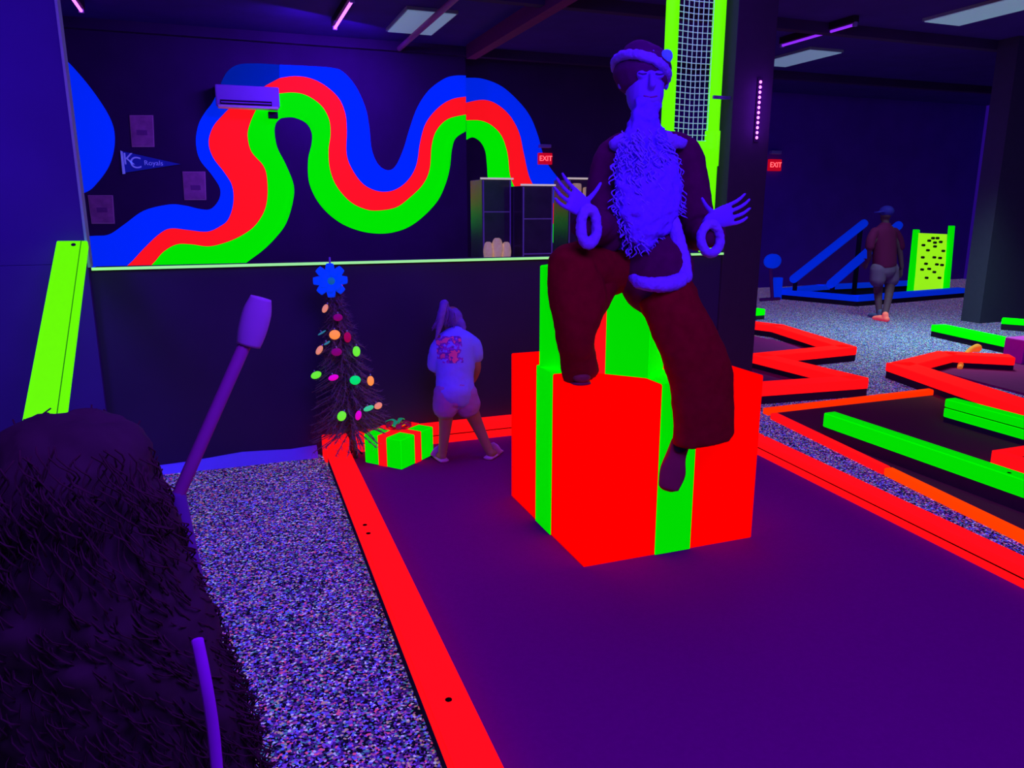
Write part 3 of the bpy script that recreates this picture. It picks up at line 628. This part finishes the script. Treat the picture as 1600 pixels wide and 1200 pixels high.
tube(bm, [G(700, 530, 4.52), G(686, 545, 4.53), G(681, 570, 4.55)], [.05, .05, .048], 14); tube(bm, [G(724, 530, 4.52), G(738, 540, 4.51), G(743, 556, 4.50)], [.05, .05, .046], 14)
def shirt_mat(xa, xb, za, zb):
    m = mat('printed_tshirt', (.26, .24, .92), .9, noise=.05); nt = m.node_tree; b = nt.nodes['Principled BSDF']
    old = b.inputs['Base Color'].links[0].from_socket; tc = nt.nodes.new('ShaderNodeTexCoord'); sx = nt.nodes.new('ShaderNodeSeparateXYZ'); nt.links.new(tc.outputs['Object'], sx.inputs[0])
    def rng(s, a, c):
        m1 = nt.nodes.new('ShaderNodeMath'); m1.operation = 'COMPARE'; m1.inputs[1].default_value = (a+c)/2; m1.inputs[2].default_value = abs(c-a)/2; nt.links.new(s, m1.inputs[0]); return m1.outputs[0]
    mu = nt.nodes.new('ShaderNodeMath'); mu.operation = 'MULTIPLY'; nt.links.new(rng(sx.outputs[0], xa, xb), mu.inputs[0]); nt.links.new(rng(sx.outputs[2], za, zb), mu.inputs[1])
    nz = nt.nodes.new('ShaderNodeTexNoise'); nz.inputs['Scale'].default_value = 24; nt.links.new(tc.outputs['Object'], nz.inputs['Vector'])
    g = nt.nodes.new('ShaderNodeMath'); g.operation = 'GREATER_THAN'; g.inputs[1].default_value = .44; nt.links.new(nz.outputs['Fac'], g.inputs[0])
    m3 = nt.nodes.new('ShaderNodeMath'); m3.operation = 'MULTIPLY'; nt.links.new(mu.outputs[0], m3.inputs[0]); nt.links.new(g.outputs[0], m3.inputs[1])
    cr = nt.nodes.new('ShaderNodeValToRGB'); cr.color_ramp.interpolation = 'CONSTANT'
    cr.color_ramp.elements[0].color = (.35, .03, .55, 1); cr.color_ramp.elements[1].position = .56; cr.color_ramp.elements[1].color = (1, .12, .30, 1)
    e = cr.color_ramp.elements.new(.5); e.color = (.15, .05, .35, 1); nt.links.new(nz.outputs['Fac'], cr.inputs[0])
    mx = nt.nodes.new('ShaderNodeMix'); mx.data_type = 'RGBA'; nt.links.new(m3.outputs[0], mx.inputs['Factor']); nt.links.new(old, mx.inputs['A']); nt.links.new(cr.outputs[0], mx.inputs['B'])
    nt.links.new(mx.outputs['Result'], b.inputs['Base Color']); return m
organic('t_shirt', bm, shirt_mat(G(686, 550, 4.43).x, G(722, 550, 4.43).x, G(700, 567, 4.43).z, G(700, 527, 4.43).z), gl, voxel=.008, sm=3, disp=.010, dscale=.05, grow=.008)
bm = bmesh.new(); tube(bm, [G(711, 603, 4.45), G(712, 618, 4.44)], [(.115, .09), (.122, .095)], 20, ref=(0, 1, 0))
tube(bm, [G(698, 612, 4.44), G(696, 636, 4.45)], [(.075, .08), (.078, .078)], 16, ref=(0, 1, 0)); tube(bm, [G(725, 612, 4.44), G(731, 634, 4.45)], [(.075, .08), (.078, .078)], 16, ref=(0, 1, 0))
organic('shorts', bm, mat('pink_white_shorts', (.38, .15, .5), .9), gl, voxel=.008, sm=3, disp=.01, dscale=.04, grow=.006)
HAIR = mat('blonde_hair', (.20, .09, .40), .7, noise=.3, nscale=40)
bm = bmesh.new(); ball(bm, hc+V((0, -.012, .012)), (.066, .076, .072)); tube(bm, [hc+V((-.02, -.05, .05)), G(696, 482, 4.57), G(694, 474, 4.53), G(690, 490, 4.50), G(686, 512, 4.50), G(681, 530, 4.50)], [.022, .028, .026, .024, .018, .008], 12)
tube(bm, [hc+V((.01, -.04, 0)), G(720, 508, 4.55), G(722, 522, 4.52)], [.04, .034, .018], 12)
hr = organic('hair', bm, HAIR, gl, voxel=.006, sm=2, disp=.008, dscale=.02)
bm = bmesh.new()
for k in range(90):
    a = random.uniform(-1, 1); s = G(697+a*14, 478+abs(a)*10, 4.52+random.uniform(-.02, .04))
    tube(bm, [s, s+V((random.uniform(-.02, .01), -.012, -.05)), s+V((a*.02-.02, 0, -.12+random.uniform(0, .04)))], .0018, 4, k=3)
link('strands', bm, HAIR, hr)
for f_, d in ((FLx, V((-.12, 1, 0))), (FRx, V((.75, .75, 0)))):
    d.normalize(); bm = bmesh.new()
    tube(bm, [V((f_.x, f_.y, .036))-d*.035, V((f_.x, f_.y, .036))+d*.05, V((f_.x, f_.y, .036))+d*.14], [(.032, .012), (.036, .012), (.03, .01)], 14, ref=(0, 0, 1))
    tube(bm, [V((f_.x, f_.y, .045))+d*.06+V((-d.y, d.x, 0))*-.035, V((f_.x, f_.y, .09))+d*.05, V((f_.x, f_.y, .045))+d*.06+V((-d.y, d.x, 0))*.035], [(.03, .006)]*3, 10, ref=d)
    link('slide_sandal', bm, mat('pale_pink_rubber', (.6, .2, .6), .6), gl)

# ------------------------------------------------------------------ person walking in the far hall
mn = thing('person', 'person in dark red shirt, grey shorts and cap walking away in far hall', 'person', (9.05, 8.6, 0))
Mq = lambda x, y, Y=8.6: at(x, y, Y)
bm = bmesh.new(); hc = Mq(1384, 336); head(bm, hc, .22, (.3, 1, 0))
limb(bm, [hc, Mq(1383, 356)], [.05, .055]); limb(bm, [Mq(1382, 360), Mq(1382, 385), Mq(1383, 412), Mq(1382, 425)], [(.17, .09), (.16, .1), (.15, .1), (.16, .11)])
limb(bm, [Mq(1370, 368), Mq(1360, 385), Mq(1358, 405, 8.7)], [.05, .04, .03]); limb(bm, [Mq(1395, 368), Mq(1405, 390), Mq(1409, 418)], [.05, .042, .032])
hand(bm, Mq(1409, 418), (0, .15, -1), (0, -1, 0), .18, curl=V((-.2, .1, 0)), r=.01); hand(bm, Mq(1358, 405, 8.7), (0, .5, -.8), (0, -1, 0), .18, r=.01)
f1, f2 = onz(1374, 491, .07), onz(1382, 495, .07)
limb(bm, [Mq(1373, 430), Mq(1372, 458, 8.65), f1], [.085, .06, .04]); limb(bm, [Mq(1391, 430), Mq(1389, 460, 8.55), f2], [.085, .06, .04])
organic('body', bm, mat('dim_skin', (.11, .02, .07), .7), mn, voxel=.012, sm=3)
bm = bmesh.new(); tube(bm, [Mq(1383, 354), Mq(1382, 362), Mq(1382, 385), Mq(1382, 412), Mq(1382, 416)], [(.09, .07), (.18, .1), (.175, .12), (.17, .13), (.165, .125)], 20, ref=(0, 1, 0))
tube(bm, [Mq(1367, 362), Mq(1361, 374), Mq(1359, 386)], [.055, .055, .052], 14); tube(bm, [Mq(1397, 362), Mq(1404, 374), Mq(1407, 386)], [.055, .055, .052], 14)
organic('shirt', bm, mat('dark_red_shirt', (.11, .0, .05), .9, noise=.1), mn, voxel=.014, sm=3, grow=.012)
bm = bmesh.new(); tube(bm, [Mq(1382, 412), Mq(1382, 424)], [(.165, .12), (.175, .13)], 20, ref=(0, 1, 0)); tube(bm, [Mq(1372, 420), Mq(1371, 438)], [.1, .1], 16); tube(bm, [Mq(1392, 420), Mq(1392, 438)], [.1, .1], 16)
organic('shorts', bm, mat('grey_shorts', (.13, .03, .14), .9), mn, voxel=.014, sm=3, grow=.012)
bm = bmesh.new(); ball(bm, hc+V((0, -.01, .05)), (.095, .11, .085)); tube(bm, [hc+V((-.05, .0, .05)), hc+V((-.17, .02, .035))], [(.07, .012), (.06, .01)], 12, ref=(0, 0, 1))
organic('cap', bm, mat('blue_cap', (.03, .006, .22), .8), mn, voxel=.01, sm=2)
for f_, m, nm in ((f1, mat('dark_trainer', (.1, .05, .2)), 'shoe'), (f2, mat('pink_trainer', (1, .12, .15), emit=(1, .02, .05), es=.35), 'shoe')):
    bm = bmesh.new(); tube(bm, [V((f_.x, f_.y-.05, .04)), V((f_.x, f_.y+.06, .045)), V((f_.x, f_.y+.18, .032))], [(.042, .038), (.048, .042), (.04, .028)], 14, ref=(0, 0, 1)); tube(bm, [V((f_.x, f_.y-.02, .04)), V((f_.x, f_.y-.01, .11))], [.045, .042], 12)
    organic(nm, bm, m, mn, voxel=.01, sm=2)

# ------------------------------------------------------------------ person in the foreground, seen from behind
fg = thing('person', 'person with long dark curly hair in left foreground, seen from behind', 'person', (-.18, 1.0, 0))
bm = bmesh.new(); hc = V((-.205, 1.05, 1.20)); head(bm, hc, .23, (.25, 1, 0))
limb(bm, [hc+V((0, -.01, -.06)), (-.21, 1.02, 1.02)], [.05, .055])
limb(bm, [(-.21, 1.02, 1.0), (-.22, 1.02, .85), (-.23, 1.02, .68), (-.23, 1.02, .60)], [(.12, .07), (.14, .09), (.12, .09), (.14, .11)])
limb(bm, [(-.12, 1.02, .98), (-.10, 1.10, .84), (-.10, 1.34, .90)], [.045, .036, .026]); limb(bm, [(-.34, 1.02, .98), (-.40, 1.02, .78), (-.40, 1.08, .60)], [.045, .036, .026])
hand(bm, V((-.10, 1.35, .90)), (-.15, 1, .25), (0, -.1, -1), .13, curl=V((-.6, 0, 0)), r=.007); hand(bm, V((-.40, 1.08, .60)), (0, .1, -1), (0, -1, 0), .13, r=.007)
for s in (-1, 1):
    limb(bm, [(-.23+.07*s, 1.02, .58), (-.23+.075*s, 1.03, .32), (-.23+.08*s, 1.0, .08)], [.08, .055, .035]); tube(bm, [(-.23+.08*s, .98, .045), (-.23+.085*s, 1.14, .035)], [.035, .03], 12)
organic('body', bm, SKIN, fg, voxel=.008, sm=3)
bm = bmesh.new(); tube(bm, [(-.21, 1.02, 1.03), (-.21, 1.02, .99), (-.22, 1.02, .85), (-.23, 1.02, .66), (-.23, 1.02, .56)], [(.09, .07), (.155, .09), (.165, .11), (.15, .11), (.16, .125)], 20, ref=(0, 1, 0))
tube(bm, [(-.14, 1.02, .98), (-.11, 1.04, .92), (-.10, 1.09, .86)], [.06, .056, .052], 14); tube(bm, [(-.32, 1.02, .98), (-.37, 1.02, .90), (-.39, 1.02, .82)], [.06, .056, .052], 14)
organic('shirt', bm, mat('dark_plum_shirt', (.20, .02, .06), .9), fg, voxel=.01, sm=3, grow=.01)
bm = bmesh.new(); tube(bm, [(-.23, 1.02, .62), (-.23, 1.02, .54)], [(.15, .12), (.16, .13)], 18, ref=(0, 1, 0))
for s in (-1, 1): tube(bm, [(-.23+.07*s, 1.02, .56), (-.23+.08*s, 1.03, .32), (-.23+.08*s, 1.0, .12)], [.095, .072, .056], 14)
organic('trousers', bm, mat('dark_leggings', (.04, .03, .08), .9), fg, voxel=.012, sm=3)
for s in (-1, 1):
    bm = bmesh.new(); tube(bm, [(-.23+.08*s, .95, .035), (-.23+.08*s, 1.05, .042), (-.23+.085*s, 1.17, .03)], [(.04, .034), (.045, .036), (.038, .026)], 12, ref=(0, 0, 1)); organic('shoe', bm, BLACK, fg, voxel=.008, sm=2)
HB = mat('dark_brown_hair', (.055, .022, .025), .8, noise=.3, nscale=30, spec=.15)
bm = bmesh.new(); tube(bm, [hc+V((0, 0, .06)), hc+V((0, -.04, -.04)), hc+V((.01, -.07, -.16)), hc+V((.02, -.08, -.28)), hc+V((.02, -.09, -.40)), hc+V((.02, -.09, -.48))],
     [(.105, .115), (.128, .115), (.15, .09), (.165, .075), (.17, .06), (.13, .05)], 24, ref=(0, 1, 0))
hr = organic('hair', bm, HB, fg, voxel=.009, sm=3, disp=.03, dscale=.05)
bm = bmesh.new()
for k in range(1900):
    u = random.random()**1.15; z = .10-.56*u; a = random.uniform(0, 2*PI); rx = .095+.085*min(1, u*1.6); ry = .105-.04*u
    yc = -.04-.06*u; p = hc+V((.02*u+rx*math.cos(a)*1.0, yc+ry*math.sin(a), z+(.05*abs(math.sin(a)) if u < .2 else 0)))
    am = random.uniform(.004, .013); ph = random.uniform(0, 6); L = random.uniform(.05, .13); o_ = V((math.cos(a), math.sin(a)*.6, 0))
    pts = [p+o_*(-.006+.022*j/9)+V((am*math.cos(ph+j*.95), am*math.sin(ph+j*.95), -L*j/9)) for j in range(10)]
    tube(bm, pts, .0012, 3, k=1, dome=False)
link('curls', bm, mat('dark_hair_curls', (.07, .022, .027), .8, spec=.03), hr)
bm = bmesh.new(); q = [at(308, 1000, .86), at(322, 1070, .85), at(333, 1140, .85), at(340, 1215, .85)]
tube(bm, q, [(.007, .003)]*4, 8, ref=(0, 1, 0)); link('strap', bm, mat('violet_strap', (.5, .03, .5), .7), fg)
# putter held up in front
pt = thing('golf_putter', 'violet golf putter held up in front of the foreground person', 'golf club', at(280, 790, 1.42))
bm = bmesh.new(); tube(bm, [(-.085, 1.42, .78), at(278, 775, 1.44)], [.013, .014], 10, k=1); link('grip', bm, mat('putter_grip', (.15, .05, .2)), pt)
bm = bmesh.new(); tube(bm, [at(278, 775, 1.44), at(382, 540, 1.5)], .012, 10, k=1); link('shaft', bm, mat('putter_shaft', (.35, .05, .22), .6), pt)
bm = bmesh.new(); a, b = at(388, 540, 1.5), at(408, 465, 1.5); tube(bm, [a, a.lerp(b, .3), a.lerp(b, .7), b], [(.022, .016), (.026, .018), (.026, .018), (.019, .016)], 14, ref=(0, 1, 0), dome=False); link('club_head', bm, mat('putter_head', (.5, .2, .45), .6), pt)

# ------------------------------------------------------------------ leaning green board on the left
lb = thing('sloping_rail_board', 'bright lime green board sloping down from the left wall', 'board', (-.80, 4.2, 0))
T, B = at(114, 381, WY-.10), at(69, 666, 3.75)
def sboard(bm, T, B, w0, w1, th, mi=0):
    d = (B-T).normalized(); s = V((1, 0, 0)); s = (s-d*s.dot(d)).normalized(); n = s.cross(d).normalized(); n = n if n.y < 0 else -n; vs = []
    for c, w in ((T, w0), (B, w1)):
        for i, j in ((-1, 1), (1, 1), (1, -1), (-1, -1)): vs.append(bm.verts.new(c+s*i*w/2+n*(j*th/2)))
    for f in ((0, 1, 2, 3), (7, 6, 5, 4), (0, 4, 5, 1), (1, 5, 6, 2), (2, 6, 7, 3), (3, 7, 4, 0)): bm.faces.new([vs[i] for i in f]).material_index = mi
    return d, s, n
bm = bmesh.new(); d, s, n = sboard(bm, T, B, .15, .165, .045); bmesh.ops.bevel(bm, geom=bm.edges[:], offset=.004, segments=2, affect='EDGES'); link('rail', bm, LIME, lb)
bm = bmesh.new(); sboard(bm, T+s*.045+n*.0235, B+s*.05+n*.0235, .004, .004, .003); link('edge_groove', bm, mat('lime_groove', (.03, .3, 0), emit=(.02, .3, 0), es=.4), lb)
for c in (T.lerp(B, .03)+s*.01, T.lerp(B, .965)+s*.01):
    bm = bmesh.new(); tube(bm, [c+n*.02, c+n*.026], .012, 10, k=1, dome=False); link('screw', bm, BLACK, lb)
bm = bmesh.new(); box(bm, (B.x-.05, B.y-.02, 0), (B.x+.03, B.y+.06, B.z-.03)); link('support_post', bm, BLACK, lb)

# ------------------------------------------------------------------ lime pipe frame with net
pf = thing('pipe_net_frame', 'tall lime green pipe frame with net standing on the half wall', 'net frame', (3.30, 5.03, 1.27))
PY = 5.03; xl = at(1047, 110, PY).x; xr = at(1119, 110, PY).x; zt = 3.75; zb = at(1100, 233, PY).z
bm = bmesh.new(); tube(bm, [(xr, PY, 1.27), (xr, PY, zt)], .047, 18, k=1, dome=False); link('pipe', bm, LIME, pf)
bm = bmesh.new(); tube(bm, [(xl, PY, zb+.0), (xl, PY, zt)], .047, 18, k=1, dome=False); link('pipe', bm, LIME, pf)
bm = bmesh.new(); tube(bm, [(xl, PY, zb), (xr, PY, zb)], .047, 18, k=1, dome=False); link('pipe', bm, LIME, pf)
bm = bmesh.new(); tube(bm, [(xr, PY, zb-.12), (xr, PY, zb+.13)], .056, 18, k=1, dome=False); tube(bm, [(xr-.13, PY, zb), (xr, PY, zb)], .056, 18, k=1, dome=False); link('tee_fitting', bm, LIME, pf, smooth=True)
bm = bmesh.new(); tube(bm, [(xl, PY, zb+.12), (xl, PY, zb)], .056, 18, k=1, dome=False); tube(bm, [(xl, PY, zb), (xl+.12, PY, zb)], .056, 18, k=1, dome=False); ball(bm, (xl, PY, zb), .056); link('elbow_fitting', bm, LIME, pf, smooth=True)
bm = bmesh.new(); tube(bm, [(xr, PY, 1.27), (xr, PY, 1.33)], .056, 18, k=1, dome=False); link('foot_fitting', bm, LIME, pf)
for z in (zb+.36, zb+1.3):
    bm = bmesh.new(); box(bm, (xr-.05, PY-.06, z-.012), (3.62, PY-.045, z+.012)); link('clamp', bm, METAL, pf)
bm = bmesh.new(); x0, x1 = xl+.05, xr-.05; nx = 7; z0 = zb+.06; s = (x1-x0)/nx
for i in range(nx+1): tube(bm, [(x0+s*i+random.uniform(-.004, .004), PY, z0), (x0+s*i, PY, zt)], .0035, 5, k=1)
nz_ = int((zt-z0)/s)
for j in range(nz_+1): tube(bm, [(x0, PY, z0+s*j), ((x0+x1)/2, PY+.004, z0+s*j-.005), (x1, PY, z0+s*j+random.uniform(-.004, .004))], .0035, 5, k=1)
link('net', bm, NETM, pf)

# ------------------------------------------------------------------ neighbouring lane on the right
bm = bmesh.new(); prism(bm, [(3.40, 1.0), (5.1, 1.0), (5.45, 3.4), (5.95, 4.70), (3.97, 4.70), (3.94, 4.55), (3.72, 3.2)], .001, .02); o = link('neighbour_mat', bm, LANE2); tag(o, 'dark felt lane with green rails right of the carpet strip', 'putting lane')
board((3.36, 1.0), (3.71, 3.33), .06, .05, 'lane_border', 'orange front part of the thin border right of the carpet strip', m=ORANGE, seam=False)
board((3.71, 3.34), (3.90, 4.62), .06, .05, 'lane_border', 'thin red border right of carpet strip, from the orange part to the corner', seam=False)
board((3.92, 4.74), (6.2, 4.79), .07, .05, 'lane_border', 'thin red border across the back of the green railed lane', seam=False, m=REDO)
board((3.93, 1.0), (3.90, 4.05), .10, .20, 'rail', 'long bright green rail on black plinth crossing the right lane', m=GREEN, seam=False, base=.10, cat_='rail', holes=((.56, .02),))
board((5.05, 1.5), (5.05, 4.05), .10, .20, 'rail', 'shorter green seamed rail beyond the long green rail', m=GREEN, base=.06, cat_='rail')
rb = thing('red_tunnel_block', 'small red open block behind the long green rail at right edge', 'obstacle', (4.45, 3.0, .02))
bm = bmesh.new(); box(bm, (4.26, 2.72, .02), (4.32, 3.05, .17), bev=.004); box(bm, (4.62, 2.72, .02), (4.68, 3.05, .17), bev=.004); box(bm, (4.26, 3.05, .02), (4.68, 3.09, .17), bev=.004); link('block', bm, RED, rb)
bm = bmesh.new(); box(bm, (4.33, 2.95, .021), (4.61, 3.045, .12)); link('tunnel_mouth', bm, DARK, rb)

# zigzag lane behind the pillar
def g2(x, y, z): p = onz(x, y, z); return (p.x, p.y)
Z = .15
bm = bmesh.new(); prism(bm, [(3.9, 5.25), (5.2, 5.3), (5.3, 5.5), (5.1, 6.3), (6.3, 6.5), (6.2, 8.0), (4.2, 8.3)], .001, .02); o = link('zigzag_mat', bm, mat('zigzag_felt', (.20, .0, .12), .95)); tag(o, 'dark purple felt inside the red zigzag borders behind the pillar', 'putting lane')
za, zb_, zc, zd, ze = g2(1215, 508, Z), g2(1322, 541, Z), g2(1188, 554, Z), g2(1338, 590, Z), g2(1150, 603, Z)
for p, q, l_ in ((g2(1150, 500, Z), za, 'red border farthest back of the zigzag lane by the pillar'), (za, zb_, 'red border running to the upper tip of the zigzag'),
                 (zb_, zc, 'red border running back from the upper tip of zigzag'), (zc, zd, 'red border running to the lower, nearer tip of the zigzag'),
                 (zd, ze, 'nearest red border of the zigzag lane, meeting the giant present')):
    board(p, q, .20, Z, 'zigzag_border', l_, base=.07, ext=.05, seam=False)
board(g2(1150, 485, .15), g2(1190, 482, .15), .16, .15, 'lane_border', 'small green border end sticking out beside the pillar', m=GREEN, seam=False, base=.06)

# red lane on the right
r1, r2, r3, r4 = g2(1410, 568, Z), g2(1660, 650, Z), g2(1478, 551, Z), g2(1582, 556, Z)
bm = bmesh.new(); p5 = g2(1700, 600, 0); prism(bm, [g2(1425, 572, 0), g2(1478, 556, 0), g2(1700, 570, 0), g2(1760, 660, 0)], .001, .02); o = link('side_mat', bm, mat('side_felt', (.22, .0, .10), .95)); tag(o, 'dark felt lane inside the red corner border at right edge', 'putting lane')
board(r1, r2, .26, Z, 'lane_border', 'wide red border on black plinth running to right picture edge', base=.07, ext=.06, seam=False)
board(r1, r3, .20, Z, 'lane_border', 'red border from the left corner back toward the green rails', base=.07, ext=.06, seam=False)
board(r3, r4, .20, Z, 'lane_border', 'short red border at the back, ending at the purple block', base=.07, seam=False)
p = onz(1592, 568, .0); o = link('purple_block', bxm((p.x-.1, p.y-.1, .0), (p.x+.16, p.y+.12, .27), bev=.01), mat('purple_plastic', (.8, .02, .5), .6)); tag(o, 'purple block at the end of the short red border', 'obstacle')
p = onz(1503, 570, .03); q = onz(1520, 556, .1); bm = bmesh.new(); tube(bm, [p+V((-.15, -.1, .0)), p+V((0, 0, .05)), q+V((-.05, 0, .06)), q+V((.05, 0, .08))], [.025, .03, .028, .045], 10)
o = link('orange_ornament', bm, glow('orange_dim', (.8, .16, .02), .5), smooth=True); tag(o, 'small bent orange ornament inside the red corner lane', 'ornament')
board(g2(1466, 507, .15), g2(1640, 543, .15), .2, .15, 'rail', 'green rail on black plinth beyond the wide red border', m=GREEN, base=.07, seam=False, cat_='rail')
board(g2(1566, 497, .15), g2(1680, 505, .15), .15, .15, 'rail', 'farthest green rail at right edge beside the dark wall', m=GREEN, base=.08, seam=False, cat_='rail')

# blue hole at the back of the hall
B0, B1, B2, B3 = (9.35, 11.25), (9.85, 9.88), (12.62, 10.22), (10.6, 11.55)
bm = bmesh.new(); prism(bm, [B0, B1, B2, (12.9, 11.6), B3], .001, .03); o = link('blue_hole_mat', bm, mat('blue_hole_felt', (.03, .01, .05), .95)); tag(o, 'dark lane floor inside the blue borders in far hall', 'putting lane')
for p, q, l_ in ((B0, B1, 'blue border on left side of the far blue hole'), (B1, B2, 'blue border along the front of the far blue hole'), (B0, B3, 'blue border behind the far hole at left'), (B3, (12.9, 11.6), 'blue border at the back of the far hole')):
    board(p, q, .16, .17, 'blue_border', l_, m=GBLUE, base=.08, ext=.05, seam=False)
for (a, b, Y, l_) in (((1240, 436), (1350, 349), 10.9, 'left sloping blue tube rail in the far hall'), ((1298, 444), (1404, 352), 10.35, 'right sloping blue tube rail behind the walking person')):
    P0, P1 = at(*a, Y), at(*b, Y); t = thing('sloping_tube_rail', l_, 'rail', (P0.x, Y, 0), 'sloping blue rails')
    bm = bmesh.new(); tube(bm, [P0, P1], .075, 16, k=1); link('tube', bm, GBLUE, t)
    link('leg', bxm((P1.x-.1, Y-.03, .03), (P1.x-.04, Y+.03, P1.z-.1)), BLACK, t); link('leg', bxm((P0.x+.02, Y-.03, .03), (P0.x+.07, Y+.03, P0.z-.02)), BLACK, t)
p = at(1207, 408, 10.9); t = thing('blue_disc_target', 'round blue disc on a short dark stand beside the far blue hole', 'target', (p.x, 10.9, 0))
bm = bmesh.new(); tube(bm, [p+V((0, -.03, 0)), p+V((0, .03, 0))], [(.165, .125)]*2, 24, ref=(0, 0, 1), k=1, dome=False); link('disc', bm, GBLUE, t)
bm = bmesh.new(); tube(bm, [p+V((0, .05, -.05)), (p.x+.1, 10.95, .02)], .03, 8, k=1); tube(bm, [(p.x-.15, 10.95, .03), (p.x+.25, 10.95, .03)], .03, 8, k=1); link('stand', bm, mat('disc_stand', (.25, .03, .2)), t)
p = at(1225, 432, 10.9); o = link('blue_foot_block', bxm((p.x-.07, 11.0, 0), (p.x+.07, 11.1, p.z-.03), bev=.01), GBLUE); tag(o, 'small blue upright block at the foot of left sloping rail', 'block')
# peg board
Y = 10.35; t = thing('peg_board', 'bright green peg board with black pegs between two green posts', 'peg board', (at(1450, 455, Y).x, Y, .03))
def post(xa, ya, xb, yb, w): 
    bm = bmesh.new(); A, Bq = at(xa, ya, Y+.08), at(xb, yb, Y-.02); Bq.z = max(Bq.z, .03); beamv = (A-Bq)
    tube(bm, [Bq, A], [(w, .05)]*2, 4, ref=(0, 1, 0), k=1, dome=False); link('post', bm, GREEN, t)
post(1432, 359, 1422, 456, .085); post(1487, 353, 1478, 456, .085)
bm = bmesh.new(); q = [at(x, y, Y+.03*(y < 400)) for x, y in ((1434, 364), (1480, 366), (1475, 457), (1426, 455))]
vs = [bm.verts.new(v) for v in q]+[bm.verts.new(v+V((0, .03, 0))) for v in q]
for f_ in ((0, 1, 2, 3), (7, 6, 5, 4), (0, 4, 5, 1), (1, 5, 6, 2), (2, 6, 7, 3), (3, 7, 4, 0)): bm.faces.new([vs[i] for i in f_])
link('panel', bm, YLIME, t)
for x, y in ((1456, 372), (1463, 372), (1450, 376), (1459, 379), (1468, 378), (1441, 383), (1459, 385), (1448, 391), (1472, 392), (1458, 402), (1467, 403), (1445, 412), (1462, 413), (1470, 414), (1450, 420), (1458, 425), (1446, 434), (1466, 434), (1439, 421), (1440, 402)):
    c = at(x, y, Y); bm = bmesh.new(); tube(bm, [c, c+V((0, -.05, 0))], .022, 8, k=1, dome=False); link('peg', bm, BLACK, t)
